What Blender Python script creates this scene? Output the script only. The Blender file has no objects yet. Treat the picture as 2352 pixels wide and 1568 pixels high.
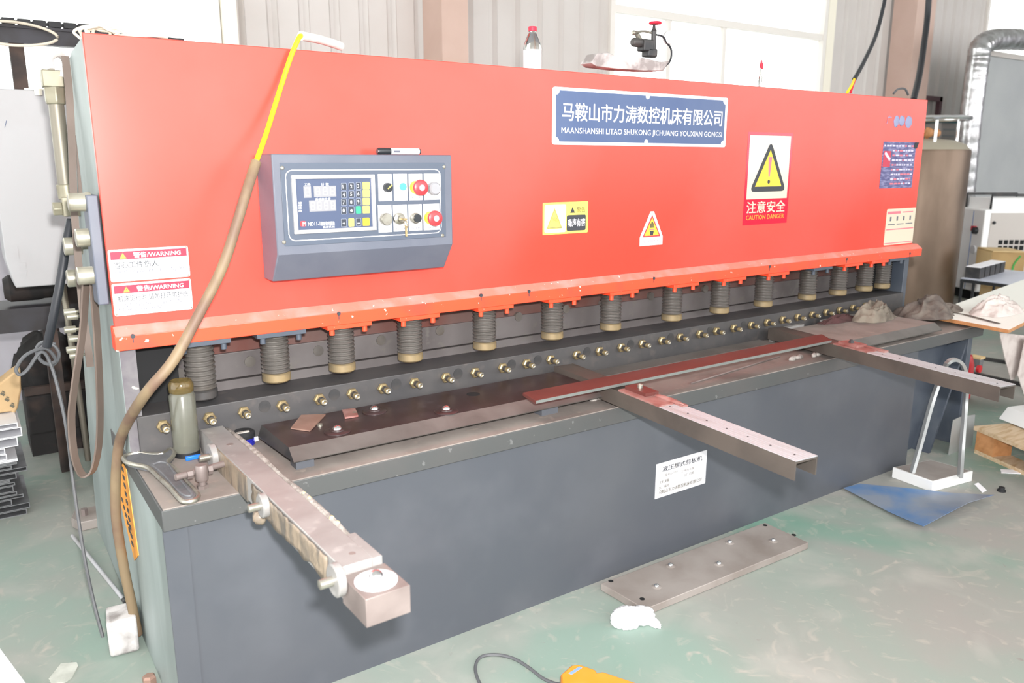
import bpy, math, random
from mathutils import Vector, Matrix, noise
random.seed(7)
scene = bpy.context.scene
COL = scene.collection

# ------------------------------------------------------------------ camera, world, light, exposure
FPX, YAW, PITCH = 1839.67, 0.6034, 0.2202
CAM = Vector((-0.2863, -2.0862, 1.2897))
cd = bpy.data.cameras.new('camera'); cam = bpy.data.objects.new('camera', cd); COL.objects.link(cam)
cd.sensor_width = 36.0; cd.lens = FPX * 36.0 / 2352.0; cd.clip_start = 0.02; cd.clip_end = 200
cam.location = CAM; cam.rotation_euler = (math.pi / 2 - PITCH, 0, -YAW)
scene.camera = cam
cd.dof.use_dof = True; cd.dof.focus_distance = 2.35; cd.dof.aperture_fstop = 4.5

w = bpy.data.worlds.new('world'); scene.world = w; w.use_nodes = True
bgn = w.node_tree.nodes['Background']
bgn.inputs['Color'].default_value = (1.0, 1.0, 1.0, 1); bgn.inputs['Strength'].default_value = 3.0

def area(name, loc, target, size, power, color=(1, 1, 1)):
    l = bpy.data.lights.new(name, 'AREA'); l.shape = 'RECTANGLE'; l.size, l.size_y = size; l.energy = power; l.color = color
    o = bpy.data.objects.new(name, l); COL.objects.link(o); o.location = loc
    o.rotation_euler = (Vector(target) - Vector(loc)).to_track_quat('-Z', 'Y').to_euler()
    return o
# the flash on top of the camera
FWD = Vector((math.sin(YAW) * math.cos(PITCH), math.cos(YAW) * math.cos(PITCH), -math.sin(PITCH)))
area('camera_flash', CAM + Vector((0.04, -0.03, 0.12)), CAM + FWD * 3 + Vector((0, 0, .12)), (0.07, 0.05), 72, (1, .98, .96))

vs = scene.view_settings
vs.view_transform = 'Standard'; vs.look = 'None'; vs.exposure = 0.52; vs.gamma = 1.0; vs.use_curve_mapping = False

# ------------------------------------------------------------------ pixel of the photograph -> point in the place
_r = Vector((math.cos(YAW), -math.sin(YAW), 0)); _d = FWD.cross(_r)
def at(px, py, x=None, y=None, z=None):
    d = FWD + _r * ((px - 1176) / FPX) + _d * ((py - 784) / FPX)
    if x is not None: t = (x - CAM.x) / d.x
    elif y is not None: t = (y - CAM.y) / d.y
    else: t = (z - CAM.z) / d.z
    return CAM + d * t

# ------------------------------------------------------------------ materials
def S(h):
    h = h.lstrip('#'); c = [int(h[i:i + 2], 16) / 255 for i in (0, 2, 4)]
    return tuple(((v + .055) / 1.055) ** 2.4 if v > .04045 else v / 12.92 for v in c) + (1,)
MATS = {}
# paint and metal tones, tuned against the photograph (red, green, blue)
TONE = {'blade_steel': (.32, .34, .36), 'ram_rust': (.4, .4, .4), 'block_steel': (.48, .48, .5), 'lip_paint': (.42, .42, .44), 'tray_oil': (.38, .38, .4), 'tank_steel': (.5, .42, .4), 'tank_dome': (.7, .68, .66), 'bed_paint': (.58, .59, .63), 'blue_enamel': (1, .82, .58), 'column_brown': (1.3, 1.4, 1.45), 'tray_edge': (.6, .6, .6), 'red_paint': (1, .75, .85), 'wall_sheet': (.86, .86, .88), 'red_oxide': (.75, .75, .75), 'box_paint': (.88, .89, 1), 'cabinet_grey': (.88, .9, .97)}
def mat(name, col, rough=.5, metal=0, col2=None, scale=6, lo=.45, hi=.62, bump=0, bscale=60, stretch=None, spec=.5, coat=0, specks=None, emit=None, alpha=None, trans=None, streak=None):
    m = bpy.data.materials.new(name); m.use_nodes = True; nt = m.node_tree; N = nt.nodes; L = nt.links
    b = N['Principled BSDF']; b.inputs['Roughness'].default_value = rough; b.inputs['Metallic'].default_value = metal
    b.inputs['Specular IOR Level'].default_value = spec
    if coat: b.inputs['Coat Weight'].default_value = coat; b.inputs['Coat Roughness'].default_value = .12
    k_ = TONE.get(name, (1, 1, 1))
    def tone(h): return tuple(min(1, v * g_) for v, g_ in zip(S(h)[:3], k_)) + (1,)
    c = tone(col)
    b.inputs['Base Color'].default_value = c
    tc = N.new('ShaderNodeTexCoord'); mp = N.new('ShaderNodeMapping'); L.new(tc.outputs['Object'], mp.inputs['Vector'])
    if stretch: mp.inputs['Scale'].default_value = stretch
    last = None
    def layer(prev, colr, sc, lo, hi, det=6, dist=0.3):
        nz = N.new('ShaderNodeTexNoise'); nz.inputs['Scale'].default_value = sc; nz.inputs['Detail'].default_value = det; nz.inputs['Distortion'].default_value = dist
        L.new(mp.outputs['Vector'], nz.inputs['Vector'])
        rp = N.new('ShaderNodeValToRGB'); rp.color_ramp.elements[0].position = lo; rp.color_ramp.elements[1].position = hi
        L.new(nz.outputs['Fac'], rp.inputs['Fac'])
        mx = N.new('ShaderNodeMix'); mx.data_type = 'RGBA'
        L.new(rp.outputs['Color'], mx.inputs['Factor'])
        if prev is None: mx.inputs[6].default_value = c
        else: L.new(prev, mx.inputs[6])
        mx.inputs[7].default_value = tone(colr)
        return mx.outputs[2]
    if col2: last = layer(last, col2, scale, lo, hi)
    if specks: last = layer(last, specks[0], specks[1], specks[2], specks[3], 3, 0)
    if last: L.new(last, b.inputs['Base Color'])
    if bump:
        nz = N.new('ShaderNodeTexNoise'); nz.inputs['Scale'].default_value = bscale; nz.inputs['Detail'].default_value = 4
        L.new(mp.outputs['Vector'], nz.inputs['Vector'])
        bp = N.new('ShaderNodeBump'); bp.inputs['Strength'].default_value = bump; bp.inputs['Distance'].default_value = .004
        L.new(nz.outputs['Fac'], bp.inputs['Height']); L.new(bp.outputs['Normal'], b.inputs['Normal'])
    if trans: b.inputs['Transmission Weight'].default_value = trans; b.inputs['IOR'].default_value = 1.45
    if emit: b.inputs['Emission Color'].default_value = S(emit[0]); b.inputs['Emission Strength'].default_value = emit[1]
    MATS[name] = m
    return m
mat('red_paint', '#e84630', .30, col2='#ea5c4c', scale=1.1, lo=.4, hi=.72, spec=.55)
mat('red_lip', '#ee4c2c', .42, col2='#c24034', scale=9, lo=.5, hi=.8, specks=('#e8c8c0', 60, .70, .73))
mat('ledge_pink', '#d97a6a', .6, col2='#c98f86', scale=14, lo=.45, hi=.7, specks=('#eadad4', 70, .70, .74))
mat('bed_paint', '#62656a', .42, col2='#6b6d70', scale=3, lo=.4, hi=.75, specks=('#74767a', 5, .50, .95), spec=.4)
mat('bed_scuff', '#50575f', .55, col2='#74777a', scale=7, lo=.42, hi=.72)
mat('lip_paint', '#707270', .55, col2='#7a7774', scale=5, lo=.42, hi=.7, specks=('#9a9b98', 40, .69, .73))
mat('dusty_top', '#8a817b', .8, col2='#726964', scale=6, lo=.42, hi=.68, specks=('#96897f', 30, .6, .75), bump=.1)
mat('plate_edge', '#5d585e', .55, col2='#6d6a6c', scale=12, lo=.45, hi=.6, specks=('#b9b4ae', 30, .68, .72))
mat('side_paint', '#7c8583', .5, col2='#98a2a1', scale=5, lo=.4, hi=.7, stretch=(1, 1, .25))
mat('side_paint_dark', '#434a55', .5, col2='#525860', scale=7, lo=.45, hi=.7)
mat('box_paint', '#60646b', .5, col2='#6a6d72', scale=7, lo=.4, hi=.7, bump=.05, bscale=300)
mat('block_steel', '#6e6b69', .55, .15, col2='#5c5b5c', scale=8, lo=.4, hi=.68, specks=('#7c7570', 25, .58, .75))
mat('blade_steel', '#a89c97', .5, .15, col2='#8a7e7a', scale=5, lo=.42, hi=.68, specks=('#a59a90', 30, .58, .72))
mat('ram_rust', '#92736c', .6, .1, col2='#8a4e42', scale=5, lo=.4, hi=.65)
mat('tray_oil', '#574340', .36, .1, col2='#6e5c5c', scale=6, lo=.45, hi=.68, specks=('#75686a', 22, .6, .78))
mat('tray_edge', '#86827e', .5, .2, col2='#6e6a66', scale=9, lo=.4, hi=.7)
mat('dark_steel', '#3a3b3d', .5, .4, col2='#54504e', scale=12, lo=.4, hi=.7)
mat('black_rubber', '#1d1e21', .6)
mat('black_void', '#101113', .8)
mat('spring_steel', '#6c6864', .32, .4, col2='#5c564f', scale=14, lo=.45, hi=.65)
mat('foot_brass', '#7d7058', .55, .3, col2='#9a8560', scale=14, lo=.4, hi=.66)
mat('brass', '#b9a67c', .38, .7, col2='#8d7b60', scale=40, lo=.4, hi=.7)
mat('bolt_steel', '#a8a59b', .35, .75, col2='#8a857a', scale=40, lo=.4, hi=.7)
mat('chrome', '#dcdcde', .16, 1)
mat('worn_steel', '#969492', .45, .2, col2='#85817f', scale=9, lo=.4, hi=.7, specks=('#a8a5a3', 30, .6, .8))
mat('worn_steel_dark', '#857a76', .5, .2, col2='#6b605d', scale=9, lo=.4, hi=.7)
mat('rust_flat', '#96776a', .5, .35, col2='#a98a7c', scale=14, lo=.4, hi=.7)
mat('tape_film', '#8c7d6c', .4, 0, col2='#5f5952', scale=30, lo=.42, hi=.62, bump=.6, bscale=90, stretch=(1, 1, .3))
mat('crumb_white', '#aaa49e', .75, 0, col2='#8b847e', scale=40, lo=.45, hi=.6, bump=.6, bscale=120)
mat('glue_yellow', '#cbbd8a', .5)
mat('red_oxide', '#76443e', .4, .1, col2='#693a36', scale=6, lo=.4, hi=.7)
mat('cut_steel', '#8d928f', .38, .6)
mat('alu', '#b6b6ba', .45, .15, col2='#a5a2a2', scale=6, lo=.45, hi=.75, stretch=(6, .6, 1))
mat('arm_side', '#5c544e', .5, .3, col2='#4a4440', scale=7, lo=.4, hi=.7)
mat('pink_plate', '#a07a74', .45, .2, col2='#8a5650', scale=18, lo=.4, hi=.65)
mat('white_enamel', '#eceaee', .4, spec=.5)
mat('blue_enamel', '#3f5a9c', .4, col2='#4a64a2', scale=4, lo=.4, hi=.7)
mat('white_print', '#dedee2', .5)
mat('black_print', '#33363c', .55)
mat('grey_print', '#5c5e6c', .55)
mat('red_print', '#d8203c', .5)
mat('pink_print', '#d8707e', .5)
mat('yellow_print', '#f2d23a', .45)
mat('yellow_pale', '#f5e060', .45)
mat('orange_print', '#e49a3c', .5)
mat('brown_print', '#5f5a4a', .5)
mat('cream_print', '#d6cbb6', .12)
mat('crimson_print', '#d0203a', .15)
mat('gold_print', '#c9a22e', .5)
mat('navy_print', '#4b4a78', .5, col2='#7f7ea2', scale=40, lo=.45, hi=.62, stretch=(.6, 1, 3))
mat('lilac_print', '#c9c4dc', .5)
mat('blue_fade', '#8d93b4', .6)
mat('red_patch', '#b8324a', .5)
mat('panel_film', '#4e5664', .38)
mat('display_navy', '#465068', .3)
mat('silver_frame', '#c9c6c6', .35, .3)
mat('key_black', '#2f343e', .45)
mat('key_line', '#8f96a6', .5)
mat('key_green', '#2f9a74', .45)
mat('seg_back', '#88888c', .3)
mat('seg_bar', '#b4b4b6', .35)
mat('plate_white', '#cfced2', .4, col2='#bfbab6', scale=20, lo=.55, hi=.8)
mat('estop_red', '#e2343a', .35, spec=.6)
mat('knob_black', '#26292d', .35)
mat('knob_white', '#d9dadd', .35)
mat('cyan_cap', '#49a7cf', .4)
mat('grey_dial', '#909094', .4)
mat('hose_yellow', '#f0d320', .4)
mat('hose_brown', '#7f6d54', .6, col2='#6c5546', scale=12, lo=.42, hi=.62, stretch=(1, 1, .5))
mat('white_tube', '#dcd8d4', .5, col2='#b8b3ad', scale=20, lo=.5, hi=.7)
mat('tape_wrap', '#c9c5c4', .6, col2='#8f8987', scale=16, lo=.42, hi=.62, bump=.5, bscale=40)
mat('strap_brown', '#6e6058', .65, col2='#564941', scale=8, lo=.4, hi=.7, stretch=(1, 1, .5))
mat('pipe_khaki', '#8e887a', .45, .4, col2='#6f6a60', scale=9, lo=.4, hi=.7, stretch=(1, 1, .3))
mat('brass_fitting', '#948f7c', .45, .3, col2='#7f7967', scale=14, lo=.4, hi=.7)
mat('zinc', '#b4b0a2', .36, .6, col2='#9c9686', scale=20, lo=.4, hi=.7)
mat('cabinet_grey', '#b4b2ae', .5, col2='#a9a5a0', scale=3, lo=.45, hi=.8)
mat('cable_black', '#23252b', .5)
mat('cable_grey', '#57585b', .55)
mat('cable_cream', '#d8cdbb', .5)
mat('rust_dark', '#4c3c35', .75, col2='#2a2524', scale=8, lo=.4, hi=.65)
mat('rail_dark', '#35343a', .55, .2, col2='#2a2728', scale=8, lo=.4, hi=.65)
mat('scrap_dark', '#1f1d1d', .85, col2='#3b302c', scale=8, lo=.5, hi=.66, bump=.4, bscale=30)
mat('sack_paper', '#c4a67c', .75, col2='#b2946a', scale=6, lo=.42, hi=.7, bump=.4, bscale=14)
mat('alu_white', '#e4e4e8', .4, .15)
mat('alu_grey', '#85878a', .45, .5, col2='#6a6a6c', scale=14, lo=.4, hi=.7)
mat('glass_clear', '#f4f8f4', .04, trans=1)
mat('glass_dusty', '#b4b4a6', .2, trans=.8)
mat('glass_amber', '#cdb67c', .1, trans=.9)
mat('blue_plastic', '#1f6fd0', .4)
mat('blue_chrome', '#3338b8', .25, .5)
mat('cast_grey', '#6e6f72', .6, .2, col2='#5c5d60', scale=20, lo=.4, hi=.7, bump=.15, bscale=200)
mat('rag_brown', '#584f4a', .9, col2='#736a62', scale=14, lo=.42, hi=.64, bump=.7, bscale=70)
mat('rag_tan', '#7f766a', .9, col2='#5d554c', scale=14, lo=.42, hi=.64, bump=.7, bscale=70)
mat('rag_white', '#cfc5c0', .9, col2='#b7aaa5', scale=14, lo=.45, hi=.68, bump=.6, bscale=60)
mat('rag_maroon', '#4a2c2c', .85, col2='#362220', scale=14, lo=.42, hi=.64, bump=.6, bscale=70)
mat('board_white', '#f1efe8', .45)
mat('board_edge', '#c08a5c', .6, col2='#a87448', scale=30, lo=.4, hi=.7)
mat('pallet_wood', '#c9b295', .7, col2='#a98a62', scale=8, lo=.42, hi=.7, stretch=(1, 6, 6))
mat('carton', '#b39464', .75, col2='#a58658', scale=6, lo=.42, hi=.7)
mat('carton_light', '#d9bd8c', .75, col2='#cdb080', scale=6, lo=.42, hi=.7)
mat('carton_green', '#4aa04e', .7)
mat('sheet_steel', '#b4b6b6', .35, .45, col2='#a3a5a5', scale=6, lo=.4, hi=.7)
mat('sheet_white', '#e2e2e2', .45, .1)
mat('blue_film', '#4778ae', .35, .1, col2='#868f9e', scale=4, lo=.36, hi=.56)
mat('checker_plate', '#98908b', .5, .1, col2='#857b75', scale=7, lo=.4, hi=.7)
mat('paper_white', '#f0eef2', .8)
mat('paper_scrap', '#c4c6be', .8, col2='#b2b4ac', scale=20, lo=.4, hi=.6)
mat('orange_plastic', '#e88a28', .5, col2='#e0943f', scale=10, lo=.4, hi=.7)
mat('label_blue', '#7f9bcf', .5)
mat('gas_red', '#c8232c', .35)
mat('tank_steel', '#a39684', .38, .55, col2='#8d8170', scale=5, lo=.42, hi=.68, stretch=(1, 1, .3))
mat('tank_dome', '#cfc8b6', .45, .3)
mat('duct_foil', '#c9c9cb', .28, .85, col2='#a2a0a0', scale=14, lo=.4, hi=.65)
mat('booth_grey', '#a2a4a6', .6, col2='#abadae', scale=2, lo=.4, hi=.7)
mat('booth_shaded_side', '#565651', .6)  # left face of the booth, shade put into its grey
mat('chiller_white', '#ffffff', .5)
mat('chiller_grey', '#c2bbb6', .5)
mat('desk_top', '#c3c6d4', .4)
mat('wall_sheet', '#dad4ce', .55, col2='#d1cac3', scale=1.5, lo=.4, hi=.75)
mat('wall_plaster', '#b9b6be', .8, col2='#a9a5ac', scale=4, lo=.4, hi=.75)
mat('frame_white', '#e4dfd9', .5)
mat('frame_cream', '#efe9d9', .5)
mat('column_brown', '#b4978a', .6, col2='#ab8d7f', scale=3, lo=.4, hi=.75)
mat('ceiling_white', '#e2e2e0', .8)
mat('teal_box', '#6fa3a8', .5)
mat('maroon', '#5f4248', .6)

def floor_material():
    m = bpy.data.materials.new('floor_paint'); m.use_nodes = True; nt = m.node_tree; N = nt.nodes; L = nt.links
    b = N['Principled BSDF']; b.inputs['Roughness'].default_value = .5; b.inputs['Specular IOR Level'].default_value = .35
    tc = N.new('ShaderNodeTexCoord')
    def nz(sc, det, lo, hi, dist=.4):
        n = N.new('ShaderNodeTexNoise'); n.inputs['Scale'].default_value = sc; n.inputs['Detail'].default_value = det; n.inputs['Distortion'].default_value = dist
        L.new(tc.outputs['Object'], n.inputs['Vector'])
        r = N.new('ShaderNodeValToRGB'); r.color_ramp.elements[0].position = lo; r.color_ramp.elements[1].position = hi
        L.new(n.outputs['Fac'], r.inputs['Fac']); return r.outputs['Color']
    def mix(f, a, bb):
        x = N.new('ShaderNodeMix'); x.data_type = 'RGBA'; L.new(f, x.inputs['Factor'])
        for i, v in ((6, a), (7, bb)):
            if isinstance(v, str): x.inputs[i].default_value = S(v)
            else: L.new(v, x.inputs[i])
        return x.outputs[2]
    base = mix(nz(1.1, 4, .38, .64, .8), '#86998f', '#96948f')      # worn green paint over grey concrete
    base = mix(nz(.7, 3, .56, .74, 1.2), base, '#6f9585')
    base = mix(nz(4, 9, .52, .78), base, '#a5a49e')
    base = mix(nz(9, 10, .58, .80, 2.5), base, '#aea79f')
    base = mix(nz(26, 4, .70, .78), base, '#8a8580')
    L.new(base, b.inputs['Base Color'])
    return m
MATS['floor_paint'] = floor_material()

# ------------------------------------------------------------------ mesh builder
def V(*a): return Vector(a if len(a) > 1 else a[0])
def perp(n):
    n = n.normalized(); a = Vector((0, 0, 1)) if abs(n.z) < .9 else Vector((1, 0, 0))
    u = n.cross(a).normalized(); return u, n.cross(u)
def crom(pts, k=6):
    pts = [V(p) for p in pts]; out = []
    P = [pts[0] * 2 - pts[1]] + pts + [pts[-1] * 2 - pts[-2]]
    for i in range(1, len(P) - 2):
        a, b, c, d = P[i - 1:i + 3]
        for j in range(k):
            t = j / k
            out.append(.5 * ((2 * b) + (c - a) * t + (2 * a - 5 * b + 4 * c - d) * t * t + (3 * b - a - 3 * c + d) * t ** 3))
    out.append(pts[-1]); return out
class G:
    def __init__(s): s.v = []; s.f = []; s.m = []
    def add(s, vs, fs, m=0):
        o = len(s.v); s.v += [V(p) for p in vs]; s.f += [tuple(i + o for i in f) for f in fs]; s.m += [m] * len(fs); return s
    def box(s, x0, x1, y0, y1, z0, z1, m=0):
        v = [(x, y, z) for z in (z0, z1) for y in (y0, y1) for x in (x0, x1)]
        return s.add(v, [(0, 2, 3, 1), (4, 5, 7, 6), (0, 1, 5, 4), (2, 6, 7, 3), (0, 4, 6, 2), (1, 3, 7, 5)], m)
    def obox(s, c, dx, dy, dz, m=0):       # centre and three half-axes
        c, dx, dy, dz = map(V, (c, dx, dy, dz))
        v = [c + a * dx + b * dy + e * dz for e in (-1, 1) for b in (-1, 1) for a in (-1, 1)]
        return s.add(v, [(0, 2, 3, 1), (4, 5, 7, 6), (0, 1, 5, 4), (2, 6, 7, 3), (0, 4, 6, 2), (1, 3, 7, 5)], m)
    def slab(s, pts, d, m=0):              # polygon pushed along d
        d = V(d); n = len(pts); p = [V(q) for q in pts]
        nn = Vector((0, 0, 0))
        for i in range(n): nn += p[i].cross(p[(i + 1) % n])
        if nn.dot(d) > 0: p = p[::-1]
        v = p + [q + d for q in p]
        return s.add(v, [tuple(range(n)), tuple(range(2 * n - 1, n - 1, -1))] + [(i, i + n, (i + 1) % n + n, (i + 1) % n) for i in range(n)], m)
    def prism(s, poly, ax, a, b, m=0):
        def mk(u, w_, t): return {'x': (t, u, w_), 'y': (u, t, w_), 'z': (u, w_, t)}[ax]
        d = {'x': (b - a, 0, 0), 'y': (0, b - a, 0), 'z': (0, 0, b - a)}[ax]
        return s.slab([mk(u, w_, a) for u, w_ in poly], d, m)
    def cyl(s, p, q, r, r2=None, n=20, m=0): return s.lathe(p, V(q) - V(p), [(r, 0), (r if r2 is None else r2, (V(q) - V(p)).length)], n, m)
    def lathe(s, p, ax, prof, n=24, m=0, caps=True):
        p = V(p); ax = V(ax).normalized(); u, w_ = perp(ax); v = []; f = []
        for r, h in prof:
            for i in range(n):
                a = 2 * math.pi * i / n; v.append(p + ax * h + (u * math.cos(a) + w_ * math.sin(a)) * r)
        for k in range(len(prof) - 1):
            for i in range(n):
                j = (i + 1) % n; f.append((k * n + i, k * n + j, (k + 1) * n + j, (k + 1) * n + i))
        if caps:
            f.append(tuple(range(n - 1, -1, -1))); f.append(tuple(range((len(prof) - 1) * n, len(prof) * n)))
        return s.add(v, f, m)
    def sphere(s, c, r, m=0, sc=(1, 1, 1), n=16):
        c = V(c); v = [c + Vector((0, 0, -r * sc[2]))]; f = []; R = n // 2
        for k in range(1, R):
            t = math.pi * k / R - math.pi / 2
            for i in range(n):
                a = 2 * math.pi * i / n; v.append(c + Vector((math.cos(t) * math.cos(a) * r * sc[0], math.cos(t) * math.sin(a) * r * sc[1], math.sin(t) * r * sc[2])))
        v.append(c + Vector((0, 0, r * sc[2]))); top = len(v) - 1
        for i in range(n):
            j = (i + 1) % n; f.append((0, 1 + j, 1 + i)); f.append((top, top - n + i, top - n + j))
            for k in range(R - 2): f.append((1 + k * n + i, 1 + k * n + j, 1 + (k + 1) * n + j, 1 + (k + 1) * n + i))
        return s.add(v, f, m)
    def tube(s, pts, r, n=10, m=0, k=6, smooth=True, closed=False):
        P = crom(pts, k) if smooth else [V(p) for p in pts]
        if closed: P = P[:-1] if (P[0] - P[-1]).length < 1e-6 else P
        v = []; f = []; u = None; L = len(P)
        for i, p in enumerate(P):
            t = (P[(i + 1) % L] - P[i - 1]) if closed else (P[min(i + 1, L - 1)] - P[max(i - 1, 0)])
            if t.length < 1e-9: t = Vector((0, 0, 1))
            t.normalize()
            if u is None: u, _ = perp(t)
            u = (u - t * u.dot(t)).normalized(); w_ = t.cross(u)
            rr = r[min(i * len(r) // L, len(r) - 1)] if isinstance(r, (list, tuple)) else r
            for j in range(n):
                a = 2 * math.pi * j / n; v.append(p + (u * math.cos(a) + w_ * math.sin(a)) * rr)
        for i in range(L if closed else L - 1):
            i2 = (i + 1) % L
            for j in range(n): f.append((i * n + j, i * n + (j + 1) % n, i2 * n + (j + 1) % n, i2 * n + j))
        if not closed: f.append(tuple(range(n - 1, -1, -1))); f.append(tuple(range((L - 1) * n, L * n)))
        return s.add(v, f, m)
    def ribbon(s, pts, wv, th, m=0, k=6, smooth=True):   # flat strap, half-width vector wv
        P = crom(pts, k) if smooth else [V(p) for p in pts]; wv = V(wv); v = []; f = []; L = len(P)
        for i, p in enumerate(P):
            t = (P[min(i + 1, L - 1)] - P[max(i - 1, 0)]).normalized(); nn = t.cross(wv).normalized() * th / 2
            v += [p - wv - nn, p + wv - nn, p + wv + nn, p - wv + nn]
        for i in range(L - 1):
            a = i * 4
            for j in range(4): f.append((a + j, a + (j + 1) % 4, a + 4 + (j + 1) % 4, a + 4 + j))
        f.append((3, 2, 1, 0)); e = (L - 1) * 4; f.append((e, e + 1, e + 2, e + 3))
        return s.add(v, f, m)
    def torus(s, c, ax, R, r, n=32, k=8, m=0):
        u, w_ = perp(V(ax)); c = V(c)
        return s.tube([c + (u * math.cos(2 * math.pi * i / n) + w_ * math.sin(2 * math.pi * i / n)) * R for i in range(n)], r, k, m, smooth=False, closed=True)
    def blob(s, c, r, amp=.25, freq=3.0, seed=0, m=0, n=44, floor_z=None, ridge=True):
        s.soft = True
        c = V(c); v = []; f = []; R = n // 2; o = Vector((seed * 7.3, seed * 3.1, seed * 5.7))
        for k in range(R + 1):
            t = math.pi * k / R - math.pi / 2
            for i in range(n):
                a = 2 * math.pi * i / n; d = Vector((math.cos(t) * math.cos(a), math.cos(t) * math.sin(a), math.sin(t)))
                h = noise.noise(d * freq + o)
                if ridge: h = 1 - 2 * abs(h)
                h = h * .6 + .4 * (1 - 2 * abs(noise.noise(d * freq * 2.3 + o * 2)))
                q = 1 + amp * h
                p = c + Vector((d.x * r[0] * q, d.y * r[1] * q, d.z * r[2] * q))
                if floor_z is not None and p.z < floor_z: p.z = floor_z
                v.append(p)
        for k in range(R):
            for i in range(n):
                j = (i + 1) % n; f.append((k * n + i, k * n + j, (k + 1) * n + j, (k + 1) * n + i))
        return s.add(v, f, m)
    def cloth(s, c, r, seed=0, m=0, nt=120, nr=36):      # crumpled cloth heap: radial folds over a low dome
        s.soft = True; c = V(c); v = []; f = []; o = Vector((seed * 3.7, seed * 1.9, seed * 5.3))
        for k in range(nr + 1):
            q = k / nr
            for i in range(nt):
                a = 2 * math.pi * i / nt; ca, sa = math.cos(a), math.sin(a)
                e = 1 + .28 * noise.noise(Vector((ca * 1.3, sa * 1.3, 0)) + o) + .10 * noise.noise(Vector((ca * 4, sa * 4, 2)) + o)
                x, y = ca * q * e, sa * q * e
                wv = Vector((x * 1.6, y * 1.6, 0)) + o; wx_ = noise.noise(wv * 1.3) * .8
                fold = 1 - abs(math.sin(5 * (x * .8 + y * 1.1) + 5 * noise.noise(wv) + 3 * wx_)); fine = 1 - 2 * abs(noise.noise(Vector((x * 4.5, y * 4.5, 1)) + o))
                dome = (1 - q ** 2.2) * (.62 + .5 * noise.noise(Vector((x * 1.5, y * 1.5, 5)) + o))
                z = max(.0, dome + (.34 * fold ** 1.4 + .10 * fine) * (1 - q ** 3)) * r[2] + .0035 * (1 - .6 * q)
                v.append((c.x + x * r[0], c.y + y * r[1], c.z + z))
        n1 = len(v); v += [(p[0], p[1], c.z) for p in v[nr * nt:]]
        for k in range(nr):
            for i in range(nt):
                j = (i + 1) % nt; f.append((k * nt + i, k * nt + j, (k + 1) * nt + j, (k + 1) * nt + i))
        for i in range(nt): j = (i + 1) % nt; f.append((nr * nt + i, nr * nt + j, n1 + j, n1 + i))
        f.append(tuple(range(n1 + nt - 1, n1 - 1, -1)))
        return s.add(v, f, m)
    def sheet(s, rows, th, m=0):           # grid of points with thickness
        nr, nc = len(rows), len(rows[0]); P = [[V(p) for p in r] for r in rows]; v = []; f = []
        nor = []
        for i in range(nr):
            for j in range(nc):
                a = P[min(i + 1, nr - 1)][j] - P[max(i - 1, 0)][j]; b = P[i][min(j + 1, nc - 1)] - P[i][max(j - 1, 0)]
                nv = a.cross(b); nor.append(nv.normalized() if nv.length > 1e-12 else Vector((0, 0, 1)))
        flat = [p for r in P for p in r]; K = nr * nc
        v = [p + q * th / 2 for p, q in zip(flat, nor)] + [p - q * th / 2 for p, q in zip(flat, nor)]
        for i in range(nr - 1):
            for j in range(nc - 1):
                a = i * nc + j; f.append((a, a + nc, a + nc + 1, a + 1)); f.append((K + a, K + a + 1, K + a + nc + 1, K + a + nc))
        def edge(a, b): f.append((a, b, b + K, a + K))
        for j in range(nc - 1): edge(j, j + 1); edge((nr - 1) * nc + j + 1, (nr - 1) * nc + j)
        for i in range(nr - 1): edge((i + 1) * nc, i * nc); edge(i * nc + nc - 1, (i + 1) * nc + nc - 1)
        return s.add(v, f, m)
    def quads(s, pts, m=0): return s.add(pts, [tuple(range(len(pts)))], m)
    def move(s, d, a=0): 
        d = V(d); s.v[a:] = [p + d for p in s.v[a:]]; return s
    def rotz(s, ang, pv, a=0):
        R = Matrix.Rotation(ang, 3, 'Z'); pv = V(pv); s.v[a:] = [R @ (p - pv) + pv for p in s.v[a:]]; return s
    def xf(s, M, a=0): s.v[a:] = [M @ p for p in s.v[a:]]; return s
    soft = False
    def mesh(s, name, mats, off):
        me = bpy.data.meshes.new(name); me.from_pydata([tuple(p - off) for p in s.v], [], s.f)
        for m in ([mats] if isinstance(mats, str) else mats): me.materials.append(MATS[m])
        me.polygons.foreach_set('material_index', s.m)
        me.polygons.foreach_set('use_smooth', [True] * len(s.f)); me.set_sharp_from_angle(angle=math.radians(179 if s.soft else 32)); me.update()
        return me

OFF = {}
def thing(name, label, cat, loc, group=None):
    o = bpy.data.objects.new(name, None); COL.objects.link(o); o.location = loc; o.empty_display_size = .05
    o['label'] = label; o['category'] = cat
    if group: o['group'] = group
    OFF[o.name] = V(loc); return o
def bev(o, wd):
    if wd:
        b = o.modifiers.new('bevel', 'BEVEL'); b.width = wd; b.segments = 2; b.limit_method = 'ANGLE'; b.angle_limit = math.radians(40)
def part(parent, name, g, mats, label=None, bevel=0):
    off = OFF[parent.name]; o = bpy.data.objects.new(name, g.mesh(name, mats, off)); COL.objects.link(o); o.parent = parent
    OFF[o.name] = off
    if label: o['label'] = label
    bev(o, bevel); return o
def lpart(parent, name, g, mats, pos, label=None, bevel=0):      # mesh authored round the origin, placed at pos
    off = OFF[parent.name]; o = bpy.data.objects.new(name, g.mesh(name, mats, Vector((0, 0, 0)))); COL.objects.link(o); o.parent = parent
    o.location = V(pos) - off; OFF[o.name] = V(pos) if False else Vector((0, 0, 0))
    if label: o['label'] = label
    bev(o, bevel); return o
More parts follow.
